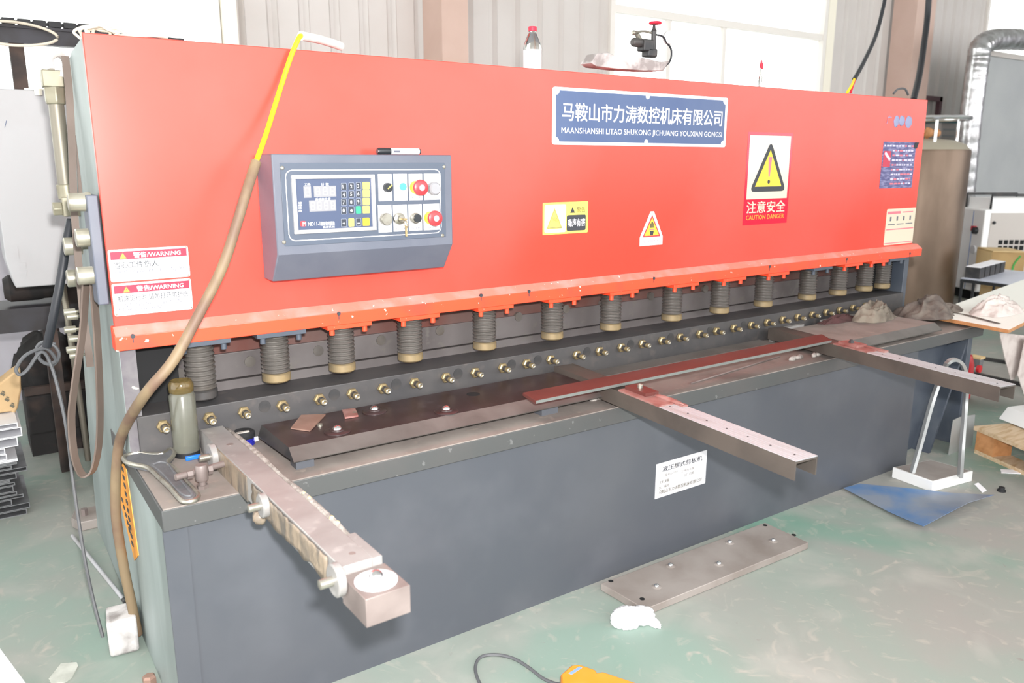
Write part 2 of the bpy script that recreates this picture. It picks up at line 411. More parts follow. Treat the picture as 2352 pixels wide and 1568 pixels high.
def solo(name, label, cat, g, mats, group=None, bevel=0, loc=None):
    if loc is None:
        xs = [p.x for p in g.v]; ys = [p.y for p in g.v]; zs = [p.z for p in g.v]
        loc = Vector(((min(xs) + max(xs)) / 2, (min(ys) + max(ys)) / 2, min(zs)))
    o = bpy.data.objects.new(name, g.mesh(name, mats, V(loc))); COL.objects.link(o); o.location = loc
    o['label'] = label; o['category'] = cat
    if group: o['group'] = group
    OFF[o.name] = V(loc); bev(o, bevel); return o
def struct(name, g, mats, parent=None, bevel=0):
    if parent: return part(parent, name, g, mats, bevel=bevel)
    o = bpy.data.objects.new(name, g.mesh(name, mats, Vector((0, 0, 0)))); COL.objects.link(o); o['kind'] = 'structure'
    OFF[o.name] = Vector((0, 0, 0)); bev(o, bevel); return o
def kids(o): return [c for c in bpy.data.objects if c.parent is o]
def copy_part(src, pos, parent):                                    # a part with its sub-parts
    c = src.copy(); COL.objects.link(c); c.parent = parent; c.location = V(pos) - OFF[parent.name]
    for ch in kids(src):
        d = ch.copy(); COL.objects.link(d); d.parent = c
    return c

# lettering: Blender's own font, turned into a mesh; lies in the XZ plane facing -Y and fills the given box
_tc = bpy.data.curves.new('lettering', 'FONT'); _to = bpy.data.objects.new('lettering_source', _tc); COL.objects.link(_to)
_tc.resolution_u = 2
_cache = {}
def txt(g, body, box, y, bold=0.0, m=0, keep=False):
    key = body
    if key not in _cache:
        _tc.body = body; bpy.context.view_layer.update()
        dg = bpy.context.evaluated_depsgraph_get(); me = bpy.data.meshes.new_from_object(_to.evaluated_get(dg))
        _cache[key] = ([tuple(v.co) for v in me.vertices], [tuple(p.vertices) for p in me.polygons]); bpy.data.meshes.remove(me)
    vs_, fs = _cache[key]
    if not vs_: return g
    x0, x1 = min(p[0] for p in vs_), max(p[0] for p in vs_); y0, y1 = min(p[1] for p in vs_), max(p[1] for p in vs_)
    X0, Z0, X1, Z1 = box; bo = bold * (Z1 - Z0) * .45; X0 += bo; X1 -= bo; Z0 += bo; Z1 -= bo; sx = (X1 - X0) / max(x1 - x0, 1e-6); sz = (Z1 - Z0) / max(y1 - y0, 1e-6)
    if keep: sx = sz = min(sx, sz)
    for k, (ax, az) in enumerate(((0, 0), (bo, bo * .6), (-bo, bo * .6), (bo, -bo * .6), (-bo, -bo * .6)) if bo else ((0, 0),)):
        g.add([(X0 + ax + (p[0] - x0) * sx, y - .00002 * k, Z0 + az + (p[1] - y0) * sz) for p in vs_], fs, m)
    return g
def rrect(x0, z0, x1, z1, r, n=4):
    out = []
    for cx, cz, a0 in ((x1 - r, z1 - r, 0), (x0 + r, z1 - r, 90), (x0 + r, z0 + r, 180), (x1 - r, z0 + r, 270)):
        for i in range(n + 1):
            a = math.radians(a0 + 90 * i / n); out.append((cx + r * math.cos(a), cz + r * math.sin(a)))
    return out
def flat(g, poly, y0, y1, m=0): return g.prism(poly, 'y', y0, y1, m)

# ================================================================== the setting
g = G().box(-9, 18, -6.6, 3.2, -.05, 0); struct('floor', g, 'floor_paint')
WY = 3.0
def wx(px, py): return at(px, py, y=WY).x
W1L, W1R = -5.2, wx(502, 40)
W2L, W2R = wx(1397, 60), wx(1893, 85)
W3L = wx(2262, 40)
SILL, W2T, TOPZ = 1.15, 2.47, 4.6
g = G()
def siding(x0, x1, z0, z1, g, pitch=.2):
    n = max(1, round((x1 - x0) / pitch)); p = (x1 - x0) / n; poly = []
    for i in range(n):
        a = x0 + i * p
        poly += [(a, WY), (a + p * .42, WY), (a + p * .5, WY + .022), (a + p * .62, WY + .022), (a + p * .70, WY), (a + p * .74, WY - .008), (a + p * .78, WY)]
    poly += [(x1, WY), (x1, WY + .05), (x0, WY + .05)]
    g.prism(poly, 'z', z0, z1)
siding(W1R, W2L, SILL, TOPZ, g); siding(W2R, W3L, SILL, TOPZ, g); siding(W3L + 3.0, 18, SILL, TOPZ, g)
siding(W1L - 3.8, W1L, SILL, TOPZ, g); siding(W1L, W1R, 3.6, TOPZ, g); siding(W2L, W2R, 3.6, TOPZ, g); siding(W3L, W3L + 3, 3.6, TOPZ, g)
wb = struct('wall_back', g, 'wall_sheet')
g = G().box(-9, 18, WY - .02, WY + .18, 0, SILL); part(wb, 'plaster_base', g, 'wall_plaster', label='pale grey plastered lower wall')
def window(name, x0, x1, z0, z1, mull, rail):
    y0, y1 = WY - .03, WY + .08
    g = G().box(x0, x0 + .05, y0, y1, z0, z1).box(x1 - .05, x1, y0, y1, z0, z1).box(x0, x1, y0, y1, z0, z0 + .05).box(x0, x1, y0, y1, z1 - .05, z1)
    for m_ in mull: g.box(m_ - .022, m_ + .022, y0 + .02, y1 - .02, z0, rail or z1)
    if rail: g.box(x0 + .052, x1 - .052, y0 + .01, y1 - .01, rail - .03, rail + .03)
    o = struct(name, g, 'frame_white')
    part(o, 'pane', G().box(x0 + .03, x1 - .03, WY + .02, WY + .026, z0 + .03, z1 - .03), 'glass_clear', label='clear glass')
    return o
window('window_1', W1L, W1R, SILL, 3.6, [wx(225, 30), wx(225, 30) - 1.3, wx(225, 30) - 2.6], None)
window('window_2', W2L, W2R, SILL, 3.6, [wx(1537, 60), wx(1663, 90)], W2T)
window('window_3', W3L, W3L + 3.0, SILL, 3.6, [W3L + 1.4], None)
g = G().box(W1R + .005, W1R + .09, WY - .06, WY - .002, SILL, 3.6); struct('trim_1', g, 'frame_cream')
g = G().box(W2R + .005, W2R + .12, WY - .03, WY - .002, SILL, 3.6); struct('trim_2', g, 'frame_cream')
def column(name, pa, pb):
    yc = WY - .28; x0, x1 = at(*pa, y=yc).x, at(*pb, y=yc).x
    struct(name, G().box(x0, x1, yc, WY - .025, 0, TOPZ), 'column_brown')
column('column_1', (1015, 60), (1075, 60)); column('column_2', (2098, 100), (2141, 100))
g = G()
g.box(-9, 18, -6.6, 3.2, TOPZ, TOPZ + .1)
struct('ceiling', g, 'ceiling_white')  # unseen, added to keep sky light from overhead out
g = G().box(-9, 18, -6.6, -6.5, 0, 1.15)                             # unseen wall added behind the camera, openings sized for the front light
for k in range(7): g.box(-9 + k * 4.4, -8.6 + k * 4.4, -6.6, -6.5, 1.15, TOPZ)
struct('wall_front', g, 'wall_plaster')
struct('wall_right', G().box(17.9, 18, -6.6, 3.0, 0, TOPZ), 'wall_plaster')

# ================================================================== the plate shear
M = thing('plate_shear', 'long red and dark grey hydraulic plate shear with a numeric control box and warning signs', 'machine', (1.75, .2, 0))
ZT, ZF, ZL = 1.570, .905, .850        # top of the red cover, foot of its face, underside of its lip
BY, BTOP = -.01, .676                 # front and top of the lower blade block
TBL = .568                            # table top
# red cover
fp = part(M, 'front_cover', G().box(-.004, 3.488, 0, .012, ZF - .02, ZT).box(.04, 3.47, .012, .28, ZT - .012, ZT), 'red_paint', label='red painted front cover', bevel=.002)
lip = part(M, 'cover_lip', G().prism([(0, ZF), (-.028, ZF - .02), (-.028, ZL), (.02, ZL), (.02, ZF)], 'x', -.01, 3.53), 'red_lip', label='red folded lower lip', bevel=.0015)
part(lip, 'ledge_dust_highlight', G().slab([(-.008, -.0008, ZF - .0002), (3.528, -.0008, ZF - .0002), (3.528, -.0285, ZF - .0198), (-.008, -.0285, ZF - .0198)], (0, -.0004, .0008)), 'ledge_pink', label='dusty pink upper slope of the lip')  # dust and the slope's sky highlight, both put into the pink
for px, py in ((305, 772), (778, 720), (1105, 678), (1215, 669), (1502, 639), (1768, 612), (1945, 595), (2090, 582)):
    p = at(px, py, y=-.028); part(lip, 'lip_screw', G().cyl((p.x, -.030, p.z), (p.x, -.026, p.z), .0055, n=12).box(p.x - .0012, p.x + .0012, -.0288, -.028, p.z - .016, p.z - .004), 'black_print')
# side plates
prof = [(-.338, .0), (-.338, .514), (.0, .514), (.0, .86), (.013, .86), (.013, ZT - .003), (.06, ZT - .006), (.24, 1.555), (.33, 1.535), (.56, 1.2), (.88, .42), (.97, 0)]
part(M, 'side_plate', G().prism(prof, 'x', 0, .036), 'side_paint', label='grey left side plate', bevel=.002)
part(M, 'plate_front_edge', G().box(.001, .036, -.002, .004, TBL, .86), 'plate_edge', label='chipped maroon grey front edge of the side plate')
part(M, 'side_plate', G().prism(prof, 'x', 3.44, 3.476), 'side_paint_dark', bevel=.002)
# lower front
part(M, 'front_panel', G().box(.001, 3.0, -.348, -.338, 0, .516), ['bed_paint'], label='dark grey lower front panel')
part(M, 'panel_edge_strip', G().box(-.002, .048, -.3515, -.346, 0, .516), 'bed_paint')
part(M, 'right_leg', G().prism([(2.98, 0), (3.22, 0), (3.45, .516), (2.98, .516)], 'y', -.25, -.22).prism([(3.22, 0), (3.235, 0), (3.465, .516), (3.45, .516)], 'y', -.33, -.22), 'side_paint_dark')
part(M, 'table', G().box(-.002, 3.52, -.36, .3, .516, TBL - .003), 'lip_paint', label='grey table edge', bevel=.002)
part(M, 'table_surface', G().box(.002, 3.515, -.3585, .29, TBL - .003, TBL), 'dusty_top', label='dusty brown table surface')
# blades
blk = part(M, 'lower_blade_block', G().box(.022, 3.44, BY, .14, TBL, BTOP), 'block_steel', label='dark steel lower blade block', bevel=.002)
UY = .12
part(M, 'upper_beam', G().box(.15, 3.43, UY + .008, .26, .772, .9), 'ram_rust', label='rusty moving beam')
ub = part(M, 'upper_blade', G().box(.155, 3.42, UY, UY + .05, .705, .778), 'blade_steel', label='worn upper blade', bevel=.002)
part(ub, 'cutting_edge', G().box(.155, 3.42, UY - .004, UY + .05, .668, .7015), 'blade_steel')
for px, py in ((410, 857), (574, 830), (731, 805), (875, 781), (1010, 759), (1191, 727), (1300, 709), (1385, 696), (1495, 680), (1620, 663)):
    p = at(px, py, y=UY); part(ub, 'blade_bolt', G().cyl((p.x, UY - .003, p.z), (p.x, UY + .01, p.z), .0155, n=24), 'spring_steel', label='round dark bolt head')
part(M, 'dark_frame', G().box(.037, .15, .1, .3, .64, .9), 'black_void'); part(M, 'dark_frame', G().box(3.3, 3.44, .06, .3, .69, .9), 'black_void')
# hold-down cylinders
def coil(r, z0, z1, n):
    prof_ = [(r - .008, z0)]; h = (z1 - z0) / n
    for i in range(n):
        for t in (.1, .3, .5, .7, .9): prof_.append((r - .010 + .010 * math.sin(math.pi * t) ** .7, z0 + (i + t) * h))
    return prof_ + [(r - .008, z1)]
HX = [.193, .392, .585, .806, 1.075, 1.349, 1.614, 1.923, 2.192, 2.461, 2.759, 2.984, 3.19, 3.335]
def holddown(capmat, footmat, dz=0):
    h = lpart(M, 'hold_down', G().lathe((0, 0, 0), (0, 0, 1), [(.03, .02 + dz), (.03, .15)], 20), 'spring_steel', (0, 0, 0))
    part(h, 'coil_spring', G().lathe((0, 0, 0), (0, 0, 1), coil(.0385, .024 + dz, .148, 11), 24), 'spring_steel')
    part(h, 'foot', G().lathe((0, 0, 0), (0, 0, 1), [(.034, dz), (.0385, .004 + dz), (.0385, .022 + dz), (.033, .026 + dz)], 24), footmat)
    part(h, 'cap_plate', G().box(-.066, .066, -.07, .05, .137, .1495), capmat, bevel=.001)
    for sx in (-.048, .05):
        part(h, 'cap_bolt', G().cyl((sx, -.055, .120), (sx, -.055, .138), .0075, n=12), capmat)
    return h
hd0 = holddown('side_paint_dark', 'dark_steel', -.016); hd1 = holddown('side_paint_dark', 'foot_brass'); hd2 = holddown('red_lip', 'foot_brass')
HZ = .7005
for i, x in enumerate(HX):
    pos = (x, .045, HZ)
    if i == 0: hd0.location = V(pos) - OFF[M.name]
    elif i == 1: hd1.location = V(pos) - OFF[M.name]
    elif i == 2: hd2.location = V(pos) - OFF[M.name]
    elif i in (10, 13): copy_part(hd1, pos, M)
    else: copy_part(hd2, pos, M)
# adjusting screws along the block
n0 = lpart(M, 'adjusting_screw', G().cyl((0, .004, 0), (0, -.036, 0), .0075, n=14).cyl((0, -.036, 0), (0, -.044, 0), .0085, n=14), 'brass', (0, 0, 0))
part(n0, 'lock_nut', G().lathe((0, 0, 0), (0, -1, 0), [(.012, 0), (.0165, .003), (.0165, .013), (.013, .016)], 6), 'brass')
part(n0, 'screw_thread', G().lathe((0, 0, 0), (0, -1, 0), [(.0095, .014), (.0095, .030)], 14), 'dark_steel')
part(n0, 'socket', G().torus((0, -.0445, 0), (0, 1, 0), .0055, .0025, 14, 6), 'bolt_steel')
NZ = .645; first = True
SX = [at(px - 8, py - 4, y=BY).x for px, py in ((395, 983), (488, 966), (567, 952), (655, 938), (740, 924), (815, 912), (885, 898), (958, 886), (1030, 876), (1097, 864), (1160, 852), (1215, 843), (1270, 831), (1330, 824), (1382, 816), (1432, 806), (1480, 798), (1525, 791), (1567, 782), (1612, 776), (1650, 770), (1690, 762), (1730, 756))]
SX += [SX[-1] + .1 * k for k in range(1, 9)]
for x in SX:
    if x > 3.4: break
    if first: n0.location = V((x - .013, BY, NZ)) - OFF[M.name]; first = False
    else: copy_part(n0, (x, BY, NZ), M)
r0 = lpart(blk, 'counterbore', G().cyl((0, .004, 0), (0, -.0012, 0), .0165, n=22), 'dark_steel', (0, 0, 0))
first = True
for px, py in ((608, 934), (768, 909), (910, 882), (1052, 862), (1175, 844), (1235, 832), (1348, 813), (1448, 795), (1540, 779), (1630, 764), (1707, 752)):
    p = at(px, py, y=BY)
    if first: r0.location = V((p.x, BY, NZ + .004)) - OFF[M.name]; first = False
    else: copy_part(r0, (p.x, BY, NZ + .004), M)
# tray plates with ball transfer units
TZ = .614
a = at(668, 1028, z=TZ); b = at(605, 973, z=TZ)
tray = part(M, 'ball_tray', G().box(.312, 1.28, -.262, -.055, TZ - .004, TZ), 'tray_oil', label='oily dark brown tray plate')
part(tray, 'tray_flange', G().slab([(.312, -.262, TZ), (1.28, -.262, TZ), (1.27, -.315, TZ - .020), (.305, -.315, TZ - .020)], (0, .003, -.003)), 'tray_edge', label='grey bent front flange')
part(tray, 'tray_flange', G().slab([(.312, -.055, TZ), (.312, -.262, TZ), (.305, -.315, TZ - .020), (.296, -.07, TZ - .026)], (.004, 0, -.002)), 'dark_steel')
for bx_ in ((.315, .36, -.30, -.26), (.9, .96, -.25, -.2), (.32, .36, -.1, -.06), (1.05, 1.11, -.30, -.26)): part(tray, 'tray_support', G().box(*bx_, TBL, TZ - .022), 'bed_paint')
def ball_unit(g0mats, r=.034, br=.0125):
    u = lpart(tray, 'ball_unit', G().lathe((0, 0, 0), (0, 0, 1), [(r, 0), (r, .0022), (r * .88, .0038), (.018, .0042), (.0165, .007), (.0135, .008)], 28), g0mats, (0, 0, 0), label='round steel ball unit')
    part(u, 'ball', G().sphere((0, 0, .0055), br, n=18), 'chrome'); return u
bu = ball_unit('tray_oil'); first = True
for px, py in ((775, 991), (860, 945), (1025, 945)):
    p = at(px, py, z=TZ)
    if first: bu.location = V((p.x, p.y, TZ)) - OFF[tray.name]; first = False
    else: copy_part(bu, (p.x, p.y, TZ), tray)
p = at(1087, 905, z=TZ); part(tray, 'empty_hole', G().cyl((p.x, p.y, TZ - .002), (p.x, p.y, TZ + .0008), .020, n=22), 'black_void')
for px, py in ((735, 978), (815, 951)):
    p = at(px, py, z=TZ); part(tray, 'tray_bolt', G().cyl((p.x, p.y, TZ), (p.x, p.y, TZ + .006), .007, n=12), 'bolt_steel')
part(M, 'cover_strip', G().box(1.40, 2.33, -.125, -.05, TBL, TBL + .022).box(1.38, 2.36, -.135, -.125, TBL + .0, TBL + .018), 'tray_edge', label='grey strip plate')
rt = part(M, 'right_tray', G().box(2.46, 3.14, -.33, -.06, TZ - .006, TZ), 'dusty_top', label='dusty right tray plate')
part(rt, 'tray_flange', G().slab([(2.46, -.33, TZ), (3.14, -.33, TZ), (3.14, -.365, TZ - .024), (2.46, -.365, TZ - .024)], (0, .004, -.006)).box(2.46, 3.1, -.31, -.3, TBL, TZ - .01), 'tray_edge', label='grey bent front flange')
part(rt, 'back_strip', G().box(2.42, 2.62, -.05, -.03, TBL, TZ + .006).box(2.75, 3.15, -.055, -.035, TBL, TZ + .008), 'worn_steel')

# support arms
def arm_frame(pa, pb, z):       # back-left and front-left corners of the top face
    a = at(*pa, z=z); b = at(*pb, z=z); return a, b, math.atan2(b.x - a.x, -(b.y - a.y))
AZ = .628
ax_, ay0, tip = .158, -.045, -.915
g = G().box(0, .058, tip, ay0, TBL + .002, AZ)
def arm_rot(g): return g.move((ax_, 0, 0)).rotz(.018, (ax_, ay0, 0))
arm = part(M, 'support_arm', arm_rot(g), 'worn_steel', label='long worn steel support arm with ball and rollers', bevel=.0015)
part(arm, 'arm_end_block', arm_rot(G().box(0, .080, tip - .092, tip, TBL - .006, AZ - .016)), ['worn_steel_dark'], bevel=.001)
part(arm, 'edge_strip', arm_rot(G().box(.058, .076, tip, tip + .11, TBL + .002, AZ - .001)), 'worn_steel', bevel=.001)
part(arm, 'edge_scale', arm_rot(G().blob((.067, -.62, AZ - .012), (.0085, .19, .0105), .18, 14, 3, n=90).blob((.067, -.26, AZ - .012), (.009, .2, .0105), .2, 14, 4, n=90)), 'crumb_white', label='crumbly dried scale along the arm edge')
part(arm, 'glue_bead', arm_rot(G().sphere((.067, -.72, AZ - .003), .005).sphere((.068, -.745, AZ - .004), .0045).sphere((.066, -.61, AZ - .001), .004).sphere((.066, -.58, AZ - .001), .0035)), 'glue_yellow')
part(arm, 'side_plate', arm_rot(G().box(-.003, .0, -.42, ay0 - .14, TBL, AZ - .003)), 'tape_film', label='peeling film on the arm side')
g = G(); rows = []
for i in range(26):
    y = -.86 + .40 * i / 25
    rows.append([(-.002 - .006 * abs(noise.noise((i * .5, j * .7, 1))), y, AZ - .004 - .048 * j / 5 - (.012 * noise.noise((i * .35, 3, 5)) if j == 5 else 0)) for j in range(6)])
part(arm, 'torn_tape', arm_rot(g.sheet(rows, .0012).blob((-.008, -.515, TBL + .002), (.012, .016, .014), .3, 4, 8, n=20)), 'tape_film', label='torn ragged tape wrap')
def roller(y, z, r, x=-.014):
    return G().lathe((x - .002, y, z), (1, 0, 0), [(r - .003, 0), (r, .002), (r, .013), (r - .002, .015)], 36), G().lathe((x - .026, y, z), (1, 0, 0), [(.006, 0), (.0085, .001), (.0085, .03)], 18)
for y, z, r in ((tip + .001, AZ - .020, .029), (-.548, AZ - .020, .025), (-.185, AZ - .026, .031)):
    a_, b_ = roller(y, z, r); ro = part(arm, 'roller', arm_rot(a_), 'worn_steel'); part(ro, 'roller_pin', arm_rot(b_), 'bolt_steel')
bp = V((.0405, tip - .047, AZ - .016))
def bu_at(): return bp
g = G().lathe(bp, (0, 0, 1), [(.036, 0), (.036, .002), (.032, .004), (.017, .0045), (.0155, .008), (.0125, .009)], 36)
bo = part(arm, 'ball_unit', arm_rot(g), 'plate_white', label='round plate with a steel ball'); part(bo, 'ball', arm_rot(G().sphere(bp + V((0, 0, .007)), .0125, n=22)), 'chrome')
part(arm, 'arm_screw', arm_rot(G().cyl((.03, -.20, AZ - .002), (.03, -.20, AZ + .0006), .008, n=16).cyl((.036, -.88, AZ - .002), (.036, -.88, AZ + .0006), .006, n=14)), 'worn_steel_dark')
# clamping tee beside the left arm
p = at(466, 1120, z=TBL); q = at(400, 1078, z=TBL + .035); r_ = at(500, 1055, z=TBL + .035)
ct = part(M, 'clamp_post', G().cyl((p.x, p.y, TBL), (p.x, p.y, TBL + .028), .008, n=12).lathe((p.x, p.y, TBL + .018), (0, 0, 1), [(.012, 0), (.014, .004), (.014, .034), (.012, .038)], 16).lathe((p.x, p.y, TBL), (0, 0, 1), [(.013, 0), (.013, .008)], 6), 'worn_steel_dark', label='brown steel clamp post')
zc = TBL + .036
part(ct, 'clamp_rod', G().cyl((p.x - .055, p.y + .005, zc), (ax_ + .005, p.y + .03, zc), .0075, n=14).lathe((p.x + .016, p.y + .012, zc), (1, .05, 0), [(.011, 0), (.011, .01)], 6).lathe((p.x - .03, p.y + .006, zc), (1, .05, 0), [(.010, 0), (.010, .012)], 6), 'worn_steel_dark')

def channel_arm(pbl, pfl, wd, name_label, z=.630, h=.046):
    a = at(*pbl, z=z); b = at(*pfl, z=z); d = (b - a); L = d.length; d = d / L; n = Vector((-d.y, d.x, 0)); n = n if n.x > 0 else -n; up = Vector((0, 0, 1))
    back = a - d * max(0, (a.y - (BY - .03)) / d.y) if False else a + d * ((BY - .035 - a.y) / d.y)
    def B(s0, s1, u0, u1, z0, z1):
        c = [back + d * s0 + n * u0, back + d * s1 + n * u0, back + d * s1 + n * u1, back + d * s0 + n * u1]
        return [Vector((p.x, p.y, z0)) for p in c], (0, 0, z1 - z0)
    Lt = (b - back).length
    g = G().slab(*B(0, Lt, 0, .004, z - h, z)).slab(*B(0, Lt, wd - .004, wd, z - h, z)).slab(*B(0, Lt, .004, wd - .004, z - .006, z - .001))
    o = part(M, 'support_arm', g, 'arm_side', label=name_label)
    t0 = .49 * Lt
    gt = G(); nr = 7
    for k in range(nr): gt.slab(*B(t0 if k < 20 else 0, Lt, wd * k / nr + .0006, wd * (k + 1) / nr - .0008, z - .0015, z + .0012))
    part(o, 'alu_scale', gt.slab(*B(t0, Lt, .0006, wd - .0006, z - .0012, z + .0002)), 'alu', label='bright grooved aluminium top')
    for k in range(7):
        s = t0 + .05 + (Lt - t0 - .08) * k / 6; c = back + d * s + n * wd * .42
        part(o, 'screw_hole', G().cyl((c.x, c.y, z), (c.x, c.y, z + .0015), .0028, n=10), 'black_void')
    return o, B, back, d, n, Lt, z
o, B, back, d, n, Lt, z = channel_arm((1391, 887), (1827, 1060), .074, 'middle channel support arm')
part(o, 'top_plate', G().slab(*B(.345 * Lt, .53 * Lt, .0, .052, z, z + .005)).slab(*B(.36 * Lt, .565 * Lt, .055, .074, z, z + .006)), 'pink_plate', label='reddish brown clamp plates')
st = part(o, 'stop_plate', G().slab(*B(.35 * Lt, .445 * Lt, .022, .070, z + .005, z + .015)), 'red_oxide', label='rust red stop block')
c = back + d * .39 * Lt + n * .046; part(st, 'stop_bolt', G().cyl((c.x, c.y, z + .015), (c.x, c.y, z + .024), .008, n=14).torus((c.x, c.y, z + .024), (0, 0, 1), .006, .0025, 14, 6), 'bolt_steel')
part(o, 'weld_bead', G().blob(back + d * .50 * Lt + n * .060 + V((0, 0, z + .006 - back.z)), (.008, .05, .006), .3, 6, 2, n=24), 'pink_plate')
o, B, back, d, n, Lt, z = channel_arm((1890, 785), (2297, 889), .074, 'right channel support arm')
part(o, 'top_plate', G().slab(*B(.345 * Lt, .50 * Lt, .0, .05, z, z + .005)).slab(*B(.36 * Lt, .53 * Lt, .054, .074, z, z + .008)), 'pink_plate', label='reddish brown clamp plates')
st = part(o, 'stop_plate', G().slab(*B(.355 * Lt, .44 * Lt, .014, .066, z + .005, z + .014)), 'pink_plate')
c = back + d * .395 * Lt + n * .036; part(st, 'stop_bolt', G().lathe((c.x, c.y, z + .014), (0, 0, 1), [(.012, 0), (.005, .012)], 6), 'dark_steel')

# ------------------------------------------------------------------ control box
BX0, BX1, BF = .362, .866, -.12
box = part(M, 'control_box', G().prism([(.0, 1.309), (BF, 1.309), (BF, 1.064), (-.068, .992), (.0, .992)], 'x', BX0, BX1), 'box_paint', label='dark grey sheet metal control box', bevel=.003)
def c5(u, v, y=BF): p = at(560 + u / 3.92, 300 + v / 3.92, y=y); return p.x, p.z
def rc(u0, v0, u1, v1): a = c5(u0, v0); b = c5(u1, v1); return (a[0], b[1], b[0], a[1])
x0, z0, x1, z1 = rc(322, 290, 1818, 955)
film = part(box, 'panel_plate', G().box(x0, x1, BF - .002, BF + .001, z0, z1), 'panel_film', label='dark blue grey switch panel', bevel=.0008)
x0, z0, x1, z1 = rc(364, 352, 1778, 920)
g = G(); po = rrect(x0, z0, x1, z1, .018); pi_ = rrect(x0 + .0022, z0 + .0022, x1 - .0022, z1 - .0022, .016)
def ringpoly(g, po, pi_, y, m=0):
    n = len(po); g.add([(a[0], y, a[1]) for a in po] + [(a[0], y, a[1]) for a in pi_], [(i, (i + 1) % n, (i + 1) % n + n, i + n) for i in range(n)], m); return g
part(box, 'border_line', ringpoly(g, po, pi_, BF - .0026), 'white_enamel')
for u, v in ((343, 335), (1800, 325), (360, 1003), (1787, 943)):
    a = c5(u, v); part(box, 'panel_screw', G().lathe((a[0], BF, a[1]), (0, -1, 0), [(.005, 0), (.005, .003), (.003, .0045)], 14), 'bolt_steel')
X0, Z0, X1, Z1 = rc(420, 400, 1185, 893); fr = .0095
g = G().box(X0, X1, BF - .009, BF, Z1 - fr, Z1).box(X0, X1, BF - .009, BF, Z0, Z0 + fr).box(X0, X0 + fr, BF - .009, BF, Z0 + fr, Z1 - fr).box(X1 - fr, X1, BF - .009, BF, Z0 + fr, Z1 - fr)
dsp = part(box, 'display_frame', g, 'silver_frame', label='silver display frame', bevel=.001)
DY = BF - .004
part(box, 'display_panel', G().box(X0 + fr, X1 - fr, DY, BF, Z0 + fr, Z1 - fr), 'display_navy', label='navy display panel')
seg = G(); back_ = G()
def digits(u0, v0, u1, v1, n):
    x0, z0, x1, z1 = rc(u0, v0, u1, v1); back_.box(x0, x1, DY - .001, DY, z0, z1); wdt = (x1 - x0) / n; h = z1 - z0
    for i in range(n):
        a = x0 + wdt * (i + .26); b = x0 + wdt * (i + .76); lo = z0 + h * .18; hi = z0 + h * .84; mid = (lo + hi) / 2; t = .0016
        for zz in (lo, mid, hi): seg.box(a, b, DY - .0016, DY - .001, zz - t / 2, zz + t / 2)
        for xx in (a, b): seg.box(xx - t / 2, xx + t / 2, DY - .0016, DY - .001, lo, mid); seg.box(xx - t / 2, xx + t / 2, DY - .0016, DY - .001, mid, hi)
digits(530, 500, 603, 603, 1); digits(622, 498, 826, 592, 3); digits(580, 628, 826, 720, 4)
part(box, 'digit_window', back_, 'seg_back', label='grey number windows'); part(box, 'digit_segments', seg, 'seg_bar')
let = G()
for body, r4 in (('刀角', (540, 472, 592, 495)), ('计 数', (688, 470, 760, 494)), ('后挡料位置', (636, 605, 775, 626)), ('角度', (484, 640, 514, 659)), ('间隙', (484, 662, 514, 681)), ('次数', (484, 686, 514, 705)), ('点动', (484, 710, 514, 730)),
                 ('MD11-1', (570, 822, 682, 852)), ('剪板数控系统', (686, 818, 812, 850)), ('数控系统', (705, 858, 812, 873)), ('M', (522, 820, 553, 856))):
    txt(let, body, rc(*r4), DY - .0012, .02)
part(box, 'panel_lettering', let, 'white_print')
x0, z0, x1, z1 = rc(501, 814, 556, 859); part(box, 'maker_mark', flat(G(), rrect(x0, z0, x1, z1, .004), DY - .0008, DY), 'estop_red')
KC = ((866, 920), (935, 988), (1001, 1050), (1062, 1126)); KR = ((466, 530), (538, 600), (609, 669), (680, 746)); names = [['1', '2', '3', 'P'], ['4', '5', '6', 'S'], ['7', '8', '9', '#'], ['0', '.', '', '']]
klet = G(); kl2 = G()
for ri, (v0, v1) in enumerate(KR + ((788, 858),)):
    for ci, (u0, u1) in enumerate(KC):
        x0, z0, x1, z1 = rc(u0, v0 + (3 - ci) * 3 - 4, u1, v1 + (3 - ci) * 3 - 4)
        mt = 'key_black' if ci < 3 else 'yellow_pale'
        if ri == 3 and ci == 2: mt = 'key_green'
        if ri == 4: mt = ('key_black', 'yellow_pale', 'key_black', 'gold_print')[ci]
        k = part(box, 'key', flat(G(), rrect(x0, z0, x1, z1, .002, 2), DY - .0012, DY), mt)
        if mt == 'key_black': ringpoly(kl2, rrect(x0, z0, x1, z1, .002, 2), rrect(x0 + .0008, z0 + .0008, x1 - .0008, z1 - .0008, .0015, 2), DY - .0014)
        s = names[ri][ci] if ri < 4 else '+ - '[ci]
        cx, cz = (x0 + x1) / 2, (z0 + z1) / 2
        if s and s not in 'PS# ' and ci < 3: txt(klet, s, (cx - .0035, cz - .0045, cx + .0035, cz + .0045), DY - .0016, .02, keep=True)
part(box, 'key_border', kl2, 'key_line'); part(box, 'key_lettering', klet, 'white_print')
PL = [(1202, 390, 1333, 632), (1342, 388, 1470, 628), (1478, 388, 1606, 624), (1616, 386, 1762, 620), (1202, 670, 1332, 912), (1338, 668, 1470, 902), (1476, 664, 1602, 897), (1610, 660, 1760, 890)]
for q in PL:
    x0, z0, x1, z1 = rc(*q); part(box, 'switch_plate', G().box(x0, x1, BF - .0035, BF, z0, z1), 'plate_white', bevel=.0005)
SY = BF - .0035
def knob(u, v, prof, m, name, label=None, dy=0):
    a = c5(u, v, BF - dy); return part(box, name, G().lathe((a[0], SY, a[1]), (0, -1, 0), prof, 28), m, label=label), a
k, a = knob(1255, 510, [(.0155, 0), (.0155, .008), (.012, .011)], 'knob_white', 'switch_bezel')
